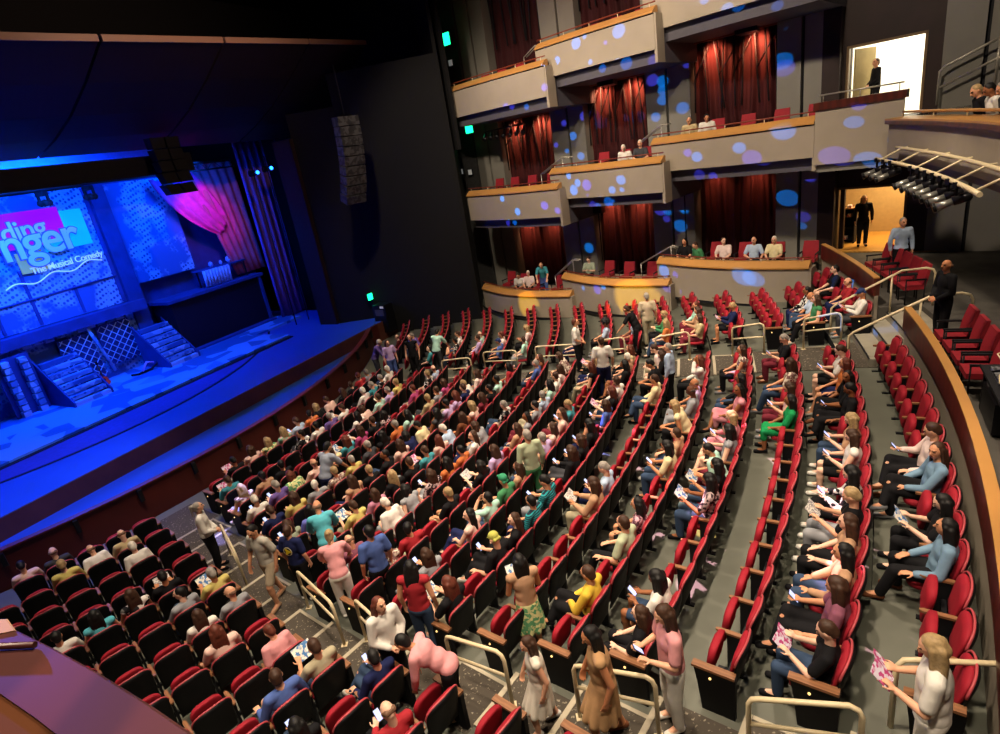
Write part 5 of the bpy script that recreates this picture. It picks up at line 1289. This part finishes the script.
# ------------------------------------------------------------------ the ledge of the box the picture is taken from
M_led = mat('ledge_mahogany', '3d1a16', .4, kind='wave', scale=1.6, var=.22, spec=.6)
lg = empty('box_ledge', (-.6, .55, 7.18), 0, 'broad polished mahogany ledge of the near box in the corner', 'balcony box')
def ledge(t, o): # along the ledge, outwards to the hall
    e = Vector((.85, -.53, 0)); n = Vector((.53, .85, 0)); c = Vector((-.66, .68, 0))
    return c + e * t + n * (o - .10 * t * t)
def lsweep(name, prof, m):
    q = MB(); rings = [[ledge(-1.6 + 3.0 * i / 24, o) + Vector((0, 0, z)) - lg.location for o, z in prof] for i in range(25)]
    q.loft(rings); return q.build(name, m, lg)
lsweep('cap', [(-.075, 7.17), (.0, 7.17), (.006, 7.19), (0, 7.2), (-.075, 7.2)], M_led)
lsweep('inner_slope', [(-.62, 6.9), (-.075, 7.0), (-.075, 7.195), (-.62, 7.09)], mat('ledge_brown', '40220f', .4, kind='wave', scale=1.3, var=.28, spec=.5))
lsweep('fascia', [(-.06, 6.0), (-.01, 6.0), (-.01, 7.17), (-.06, 7.17)], M_wall)
q = MB(); q.tube([Vector((-1.1, .79, 7.2055)) - lg.location, Vector((-.77, .738, 7.2055)) - lg.location], .005, 8); q.build('brass_rail', mat('ledge_rail', '3a1410', .4, spec=.5), lg)
q = MB(); q.hexa([Vector(p) - lg.location for p in ((-1.0, .775, 7.2), (-.835, .785, 7.2), (-.875, .82, 7.2), (-1.0, .84, 7.2))], [Vector(p) - lg.location for p in ((-1.0, .775, 7.202), (-.837, .785, 7.202), (-.875, .818, 7.202), (-1.0, .838, 7.202))]); q.build('mount_plate', mat('mount_tan', '8a6a48', .5), lg)
# short steel handrails on the steps between neighbouring boxes
for (tier, pair, pts) in (('middle', 'stage end and middle', ((-10.56, 6.5), (-9.42, 7.06), (-9.05, 7.02))), ('middle', 'middle and rear', ((-5.95, 7.2), (-5.08, 7.68), (-4.82, 7.66))),
                          ('lower', 'stage end and middle', ((-10.48, 2.15), (-9.45, 2.87), (-9.15, 2.84))), ('lower', 'middle and rear', ((-6.24, 2.72), (-4.95, 3.38), (-4.75, 3.3))),
                          ('upper', 'stage end and middle', ((-10.7, 10.95), (-10.1, 11.24), (-9.9, 11.2)))):
    hr = empty('handrail', bx(pts[0][0], 1.1, pts[0][1] - .9), 0, 'short steel handrail between %s boxes of the %s tier' % (pair, tier), 'handrail', 'steel handrails between boxes')
    for o_ in (1.1, 1.28):
        q = MB(); q.tube([bx(s, o_, z) - hr.location for s, z in pts], .026, 8); q.build('top_rail', M_steel, hr)
    for s, z in (pts[0], pts[1]):
        q = MB(); q.tube([bx(s, 1.1, z) - hr.location, bx(s, 1.1, z - .85) - hr.location], .02, 6); q.build('post', M_steel, hr)
crowd()
build_people()
build_seats(OCC, None)
# round yellow emblem on the back of the youth's shirt
for o in list(COL.objects):
    if o.get('label', '').startswith('short brown-haired youth'):
        y = -.137
        for nm, r, m, dy in (('badge_ring', .095, mat('badge_cream', 'cfc7a4', .8), 0), ('badge_field', .078, mat('badge_dark', '15151c', .8), -.003)):
            q = MB(); rg = [[(r * math.cos(2 * PI * j / 24), y + dy - t, 1.27 + r * math.sin(2 * PI * j / 24)) for j in range(24)] for t in (0, .006)]
            q.loft(rg); q.build(nm, m, o)
        q = MB(); pts = [(.055 * math.cos(a) * (1 + .35 * math.cos(3 * a)), y - .012, 1.27 + .055 * math.sin(a) * (1 + .35 * math.cos(3 * a))) for a in [2 * PI * j / 30 for j in range(30)]]
        q.loft([[(x, yy + .006, z) for x, yy, z in pts], pts]); q.build('badge_figure', mat('badge_yellow', 'd8c01e', .7), o)
# ------------------------------------------------------------------ gobo beams: directions, angular radius, colour group
DOTS = "0.9296,0.2796,-0.2402,0.0052,2;0.9734,0.1524,-0.1713,0.0029,1;0.9349,0.3490,0.0639,0.0078,2;0.9530,0.3003,0.0392,0.0055,1;0.9181,0.3964,0.0049,0.0041,2;0.9349,0.3549,-0.0051,0.0059,1;0.9461,0.3238,0.0001,0.0038,1;0.9738,0.2056,0.0971,0.0064,1;0.9700,0.2255,0.0913,0.0066,1;0.9654,0.2401,0.1016,0.0050,1;0.9866,0.1394,0.0853,0.0072,1;0.9899,0.1221,0.0714,0.0056,2;0.9917,0.1061,0.0719,0.0041,1;0.9835,0.1648,0.0746,0.0045,2;0.9650,0.2489,0.0822,0.0051,2;0.9584,0.2760,0.0730,0.0053,1;0.9632,0.2633,0.0539,0.0035,1;0.9788,0.1985,0.0504,0.0063,1;0.9817,0.1846,0.0465,0.0046,1;0.9810,0.1910,0.0344,0.0062,1;0.9710,0.2358,0.0388,0.0050,1;0.9718,0.2310,0.0468,0.0049,1;0.9888,0.1460,0.0323,0.0057,1;0.9945,0.1016,0.0251,0.0107,2;0.9714,0.2376,0.0036,0.0045,2;0.9751,0.2219,-0.0016,0.0059,1;0.9742,0.2234,-0.0328,0.0059,1;0.9700,0.2357,-0.0597,0.0074,1;0.9217,0.3862,-0.0354,0.0073,1;0.9279,0.3710,-0.0378,0.0053,2;0.9579,0.2860,0.0258,0.0053,2;0.9435,0.3312,-0.0092,0.0034,1;0.9475,0.3195,-0.0096,0.0033,2;0.9357,0.3500,-0.0444,0.0034,1;0.9460,0.3204,-0.0488,0.0050,2;0.9490,0.3110,-0.0521,0.0033,1;0.9570,0.2852,-0.0540,0.0032,1;0.9336,0.3501,-0.0759,0.0034,2;0.9267,0.3717,-0.0552,0.0035,1;0.9955,0.0360,0.0878,0.0048,1;0.9978,0.0095,0.0658,0.0056,1;0.9967,0.0460,0.0665,0.0048,2;0.9983,-0.0287,0.0509,0.0042,1;0.9970,0.0699,0.0317,0.0104,1;0.9973,0.0713,-0.0177,0.0115,2;0.9973,0.0733,-0.0083,0.0092,1;0.9825,0.1856,0.0151,0.0069,2;0.9837,0.1793,0.0097,0.0027,1;0.9805,0.1918,-0.0416,0.0056,2;0.9748,0.2226,-0.0163,0.0044,1;0.9731,0.2281,-0.0319,0.0044,2;0.9798,0.1936,-0.0509,0.0042,1;0.9078,0.4169,-0.0454,0.0094,2;0.9140,0.3987,-0.0755,0.0055,1;0.9036,0.4150,-0.1060,0.0093,1;0.9158,0.3836,-0.1192,0.0054,1;0.9315,0.3596,-0.0557,0.0035,1;0.8934,0.4401,-0.0904,0.0038,2;0.8754,0.4310,-0.2189,0.0084,1;0.8889,0.3843,-0.2494,0.0079,1;0.9006,0.3570,-0.2478,0.0077,2;0.9088,0.3504,-0.2264,0.0057,1;0.9222,0.3101,-0.2312,0.0054,2;0.9221,0.2866,-0.2598,0.0104,1;0.8679,0.4129,-0.2762,0.0060,1;0.8561,0.4359,-0.2777,0.0062,2;0.8985,0.3524,-0.2616,0.0057,2;0.9475,0.2743,-0.1644,0.0052,1;0.9516,0.2568,-0.1687,0.0051,1;0.9513,0.2510,-0.1791,0.0050,1;0.9564,0.2281,-0.1827,0.0049,2;0.9617,0.2097,-0.1764,0.0047,2;0.9452,0.2628,-0.1940,0.0051,1;0.9525,0.2271,-0.2029,0.0032,2;0.9667,0.1708,-0.1906,0.0074,1;0.9701,0.1515,-0.1896,0.0057,1;0.9339,0.2787,-0.2239,0.0051,1;0.9465,0.2317,-0.2248,0.0048,2;0.9597,0.1850,-0.2115,0.0060,1;0.9559,0.1927,-0.2217,0.0045,1;0.9917,0.0531,-0.1169,0.0061,1;0.9898,0.0673,-0.1256,0.0062,2;0.9898,0.0535,-0.1322,0.0049,1;0.9822,0.0905,-0.1645,0.0026,1;0.9834,0.0806,-0.1624,0.0063,1;0.9859,0.0445,-0.1613,0.0070,2;0.9494,0.2190,-0.2252,0.0057,1;0.9570,0.1955,-0.2145,0.0055,1;0.9455,0.2206,-0.2395,0.0071,2;0.9480,0.1982,-0.2491,0.0096,1;0.9938,-0.0465,-0.1011,0.0110,1;0.9927,-0.0018,-0.1207,0.0066,1;0.9908,-0.0155,-0.1347,0.0074,2;0.9857,0.0434,-0.1628,0.0070,2;0.9882,-0.0323,-0.1494,0.0091,2;0.9794,0.0651,-0.1914,0.0067,1;0.9753,0.0488,-0.2154,0.0087,2;0.9725,0.0494,-0.2276,0.0054,1;0.9879,-0.0199,-0.1537,0.0031,2;0.9851,0.0639,-0.1598,0.0056,2;0.9904,-0.1000,-0.0955,0.0062,1;0.9873,-0.0876,-0.1328,0.0082,2;0.9856,-0.0897,-0.1431,0.0045,1;0.9876,-0.0756,-0.1374,0.0028,1;0.9845,-0.1095,-0.1372,0.0060,1;0.9916,-0.1028,-0.0786,0.0026,2;0.9828,-0.1442,-0.1155,0.0032,1;0.9820,-0.1465,-0.1190,0.0032,1;0.9862,-0.1306,-0.1017,0.0025,2;0.9837,-0.1323,-0.1219,0.0025,1;0.8858,0.2659,-0.3803,0.0049,1;0.8831,0.2580,-0.3918,0.0064,1;0.8897,0.2310,-0.3938,0.0047,1;0.9083,0.1762,-0.3794,0.0058,1;0.8748,0.3696,-0.3134,0.0051,1;0.9018,0.1913,-0.3876,0.0044,2;0.8851,0.2304,-0.4043,0.0046,2;0.9395,0.1102,-0.3245,0.0051,1;0.9416,0.0867,-0.3254,0.0049,2;0.9404,0.0495,-0.3363,0.0070,1;0.9536,-0.0153,-0.3007,0.0134,1;0.9536,-0.0249,-0.3001,0.0101,1;0.9330,0.0800,-0.3509,0.0036,2;0.9662,0.0793,-0.2452,0.0045,2;0.9685,0.0628,-0.2409,0.0044,2;0.9452,0.0617,-0.3205,0.0036,2;0.9705,-0.0641,-0.2323,0.0036,2;0.9520,-0.1404,-0.2721,0.0059,1;0.9212,-0.2584,-0.2910,0.0060,1;0.9150,-0.2667,-0.3027,0.0034,1;0.9296,-0.2507,-0.2701,0.0026,1;0.9221,-0.2493,-0.2958,0.0026,2"

def lamp(name, typ, loc, energy, color, target=None, size=.3, spot=None, blend=.5, shape=None, sy=None):
    l = bpy.data.lights.new(name, typ); l.energy = energy; l.color = color if not isinstance(color, str) else hexc(color)
    if typ == 'AREA':
        l.size = size
        if sy: l.shape = 'RECTANGLE'; l.size_y = sy
    else: l.shadow_soft_size = size
    if spot: l.spot_size = R(spot); l.spot_blend = blend
    o = bpy.data.objects.new(name, l); COL.objects.link(o); o.location = loc
    if target is not None: o.rotation_euler = (Vector(target) - Vector(loc)).to_track_quat('-Z', 'Y').to_euler()
    return o
WARM = 'ffe8cc'
def house_light(d, w, td, tw, e, ang=75, z=14.8, tz=1.0, c=WARM, size=.35, blend=.6):
    lamp('house_spot', 'SPOT', sp(d, w, z), e, c, sp(td, tw, tz), size, ang, blend)
EH = 4700
house_light(25.5, -8.5, 27, -7.2, EH * .55); house_light(25, -2, 25.5, -1.5, EH); house_light(26, 5, 26, 4.5, EH)
house_light(31, -6, 31, -6.5, EH * 1.15); house_light(31, 2, 31, 1.5, EH); house_light(33, -10, 33, -9.5, EH * .8)
house_light(21.5, 3, 22.5, 4, EH * .5); house_light(22, -6, 14.5, -6, 2200, 45, 14.6, .5); house_light(20.5, -3, 21.5, -4, EH * .30)  # middle one is an added spot bringing out the apron's wood face
# wash on the fronts of the boxes
house_light(20.5, 4.0, 21, 11, 3600, 84, 15.0, 7.0); house_light(25.5, 2.6, 26, 11, 4000, 84, 15.0, 7.0)
house_light(31, 1.0, 32, 10, 3800, 84, 15.0, 7.0); house_light(26, -4, 25, 12, 3400, 36, 14.0, 12.0)  # last one is an added wash that brightens the upper pilasters
house_light(34, -6, 35.5, 2, 3000, 60, 14.6, 5.0)
# warm spill at the tops of the curtains
for b in BOXES:
    tier, bay = b[0], b[1]
    nxt = {'lower': 'middle', 'middle': 'upper'}.get(tier)
    if not nxt: continue
    zt = [q for q in BOXES if q[0] == nxt and q[1] == bay][0][7] - .5
    s0, s1 = BAYS[bay]
    e = {'middle': 520, 'lower': 200}[tier] * (1.0 if not (tier == 'lower' and bay == 'c') else .35)
    for f in (.25, .75):
        lamp('curtain_light', 'SPOT', bx(lerp(s0, s1, f), 2.9, zt), e, 'ff9a6a', bx(lerp(s0, s1, f), 3.5, zt - .55), .08, 100, 1.0)
lamp('curtain_light', 'AREA', bx(-8, 1.5, 14.5), 60, 'ffb090', bx(-8, 3.5, 12), 6)
# lit rooms beyond the doorways
lamp('upper_room_light', 'AREA', bx(1.2, DW + 1.8, 9.6), 190, 'fff4e0', bx(1.2, DW + 1.8, 7), 2.0)
lamp('lower_room_light', 'AREA', bx(1.3, DW + 1.9, 5.3), 170, 'ffd9a0', bx(1.5, DW + 1.9, 2.6), 1.6)
# platform
lamp('platform_light', 'SPOT', polar(38, -18, 5.6), 60, WARM, polar(36, -20, PZ), .2, 120, .8)
# yellow special on the box fronts
lamp('yellow_special', 'SPOT', sp(16, -2, 12.5), 34000, 'ffc81a', bx(-5.6, .1, 1.3), .05, 5.5, .4)
lamp('yellow_special', 'SPOT', sp(16, -2, 12.5), 26000, 'ffc81a', bx(-11.0, .1, .9), .05, 3.6, .25)
# stage blues
BLUE = (.0, .085, 1.0)
lamp('stage_blue', 'AREA', sp(9.7, 1, 9.3), 1500, BLUE, sp(5.5, 1.5, 4.5), 3.0, sy=1.0)
lamp('stage_blue', 'AREA', sp(8.3, 8, 9.0), 500, BLUE, sp(5.5, 8, 5), 2.0)
lamp('stage_blue', 'SPOT', sp(6.5, 0, 10.5), 4200, BLUE, sp(9, -1, 1), .3, 100, .8)
lamp('apron_blue', 'SPOT', sp(17.5, -5, 11.2), 6500, (.0, .07, 1.0), sp(14.2, -4.5, 0), .3, 58, .9)
lamp('swag_magenta', 'SPOT', sp(9.3, 8.2, 8.6), 520, 'ff2aa0', sp(6, 9.6, 7.0), .1, 50, .6)
lamp('boom_blue', 'SPOT', sp(9.8, 10.6, 8.4), 130, (.0, .1, 1.0), sp(11.5, 11.8, 4), .1, 80, .9)
lamp('border_blue', 'AREA', sp(9.9, -1, 11.0), 70, (.1, .25, 1.0), sp(8.6, -1, 9.9), 6, sy=.4)
lamp('ledge_blue', 'SPOT', sp(14, -6, 9.3), 5000, (.12, .12, 1.0), (-1.05, .92, 7.2), .1, 3.0, 1.0)
lamp('ledge_warm_fill', 'SPOT', (2.5, 1.5, 12.5), 60, WARM, (-.5, .55, 7.2), .2, 40, .8)  # added warm fill that lightens the near ledge
# gobo projectors: a lamp whose beam is broken into round spots
def gobo(name, loc, dots, energy, cols, soft=.02):
    l = bpy.data.lights.new(name, 'POINT'); l.energy = energy; l.shadow_soft_size = .004; l.use_nodes = True
    nt = l.node_tree; N = nt.nodes; L = nt.links
    em = N['Emission']; tc = N.new('ShaderNodeTexCoord'); geo = N.new('ShaderNodeNewGeometry')
    tot = {}
    for (x, y, z, a, g) in dots:
        d = N.new('ShaderNodeVectorMath'); d.operation = 'DOT_PRODUCT'; L.new(tc.outputs['Normal'], d.inputs[0]); d.inputs[1].default_value = (x, y, z)
        m = N.new('ShaderNodeMapRange'); m.clamp = True
        ca = 1 - a * a / 2; cb = 1 - (a * .82) ** 2 / 2
        L.new(d.outputs['Value'], m.inputs['Value']); m.inputs['From Min'].default_value = ca; m.inputs['From Max'].default_value = cb
        if g in tot:
            s = N.new('ShaderNodeMath'); s.operation = 'ADD'; L.new(tot[g], s.inputs[0]); L.new(m.outputs['Result'], s.inputs[1]); tot[g] = s.outputs[0]
        else: tot[g] = m.outputs['Result']
    prev = None
    for g, s in tot.items():
        v = N.new('ShaderNodeVectorMath'); v.operation = 'SCALE'; v.inputs[0].default_value = cols[g]; L.new(s, v.inputs['Scale'])
        if prev is not None:
            ad = N.new('ShaderNodeVectorMath'); ad.operation = 'ADD'; L.new(prev, ad.inputs[0]); L.new(v.outputs[0], ad.inputs[1]); prev = ad.outputs[0]
        else: prev = v.outputs[0]
    L.new(prev, em.inputs['Color']); em.inputs['Strength'].default_value = 1
    o = bpy.data.objects.new(name, l); COL.objects.link(o); o.location = loc
GD = [tuple(float(q) for q in t.split(',')) for t in DOTS.split(';')]
GD = [(x, y, z, a, int(g)) for x, y, z, a, g in GD]
gobo('gobo_projector', sp(12.5, 0, 9.2), GD, 46000, {1: (.0, .22, 1.0), 2: (.05, .05, .75)})
FG = sp(24, 3, 14.4)
FD = []
for (x, y, z, r, g) in ((4.79, 9.25, 1.5, .30, 1), (2.9, 7.21, 1.41, .26, 1), (2.26, 6.83, 1.35, .22, 1), (3.81, 4.87, 1.82, .33, 1), (2.81, 7.92, 1.32, .24, 3), (2.06, 11.88, .87, .34, 2), (2.57, 10.77, 1.03, .28, 1), (4.69, 6.35, 1.79, .25, 1), (-4.9, 10.67, .26, .3, 2), (5.62, 12.5, 1.36, .25, 2), (2.28, 8.2, 1.21, .2, 1), (-7.2, 12.4, .1, .45, 2)):
    v = Vector((x, y, z)) - FG; FD.append((*v.normalized(), r / v.length, g))
gobo('floor_gobo_projector', FG, FD, 60000, {1: (.95, .5, .62), 2: (.3, .3, 1.0), 3: (.9, .6, .2)})
lamp('edge_fill', 'SPOT', sp(21, 4, 14.6), 1100, 'ffd0b0', sp(15, 4, 12.4), .1, 110, .8)  # added spot that brightens the wood edge of the reflectors
# ------------------------------------------------------------------ camera, world
cam = bpy.data.cameras.new('camera'); cam.sensor_width = 36; cam.lens = FPX * 36 / 1000; cam.clip_start = .02; cam.clip_end = 200
co = bpy.data.objects.new('camera', cam); COL.objects.link(co)
f_, r_, u_ = cam_axes()
Mx = Matrix((r_, u_, -f_)).transposed().to_4x4(); Mx.translation = CAM; co.matrix_world = Mx
sc.camera = co
w = bpy.data.worlds.new('world'); w.use_nodes = True; w.node_tree.nodes['Background'].inputs[0].default_value = (.02, .02, .03, 1); w.node_tree.nodes['Background'].inputs[1].default_value = .3
sc.world = w
sc.view_settings.view_transform = 'Standard'; sc.view_settings.look = 'None'; sc.view_settings.gamma = 1; sc.view_settings.use_curve_mapping = False; sc.view_settings.exposure = 0.08
sc.cycles.use_denoising = True; sc.cycles.max_bounces = 6; sc.cycles.diffuse_bounces = 3; sc.cycles.sample_clamp_indirect = 4
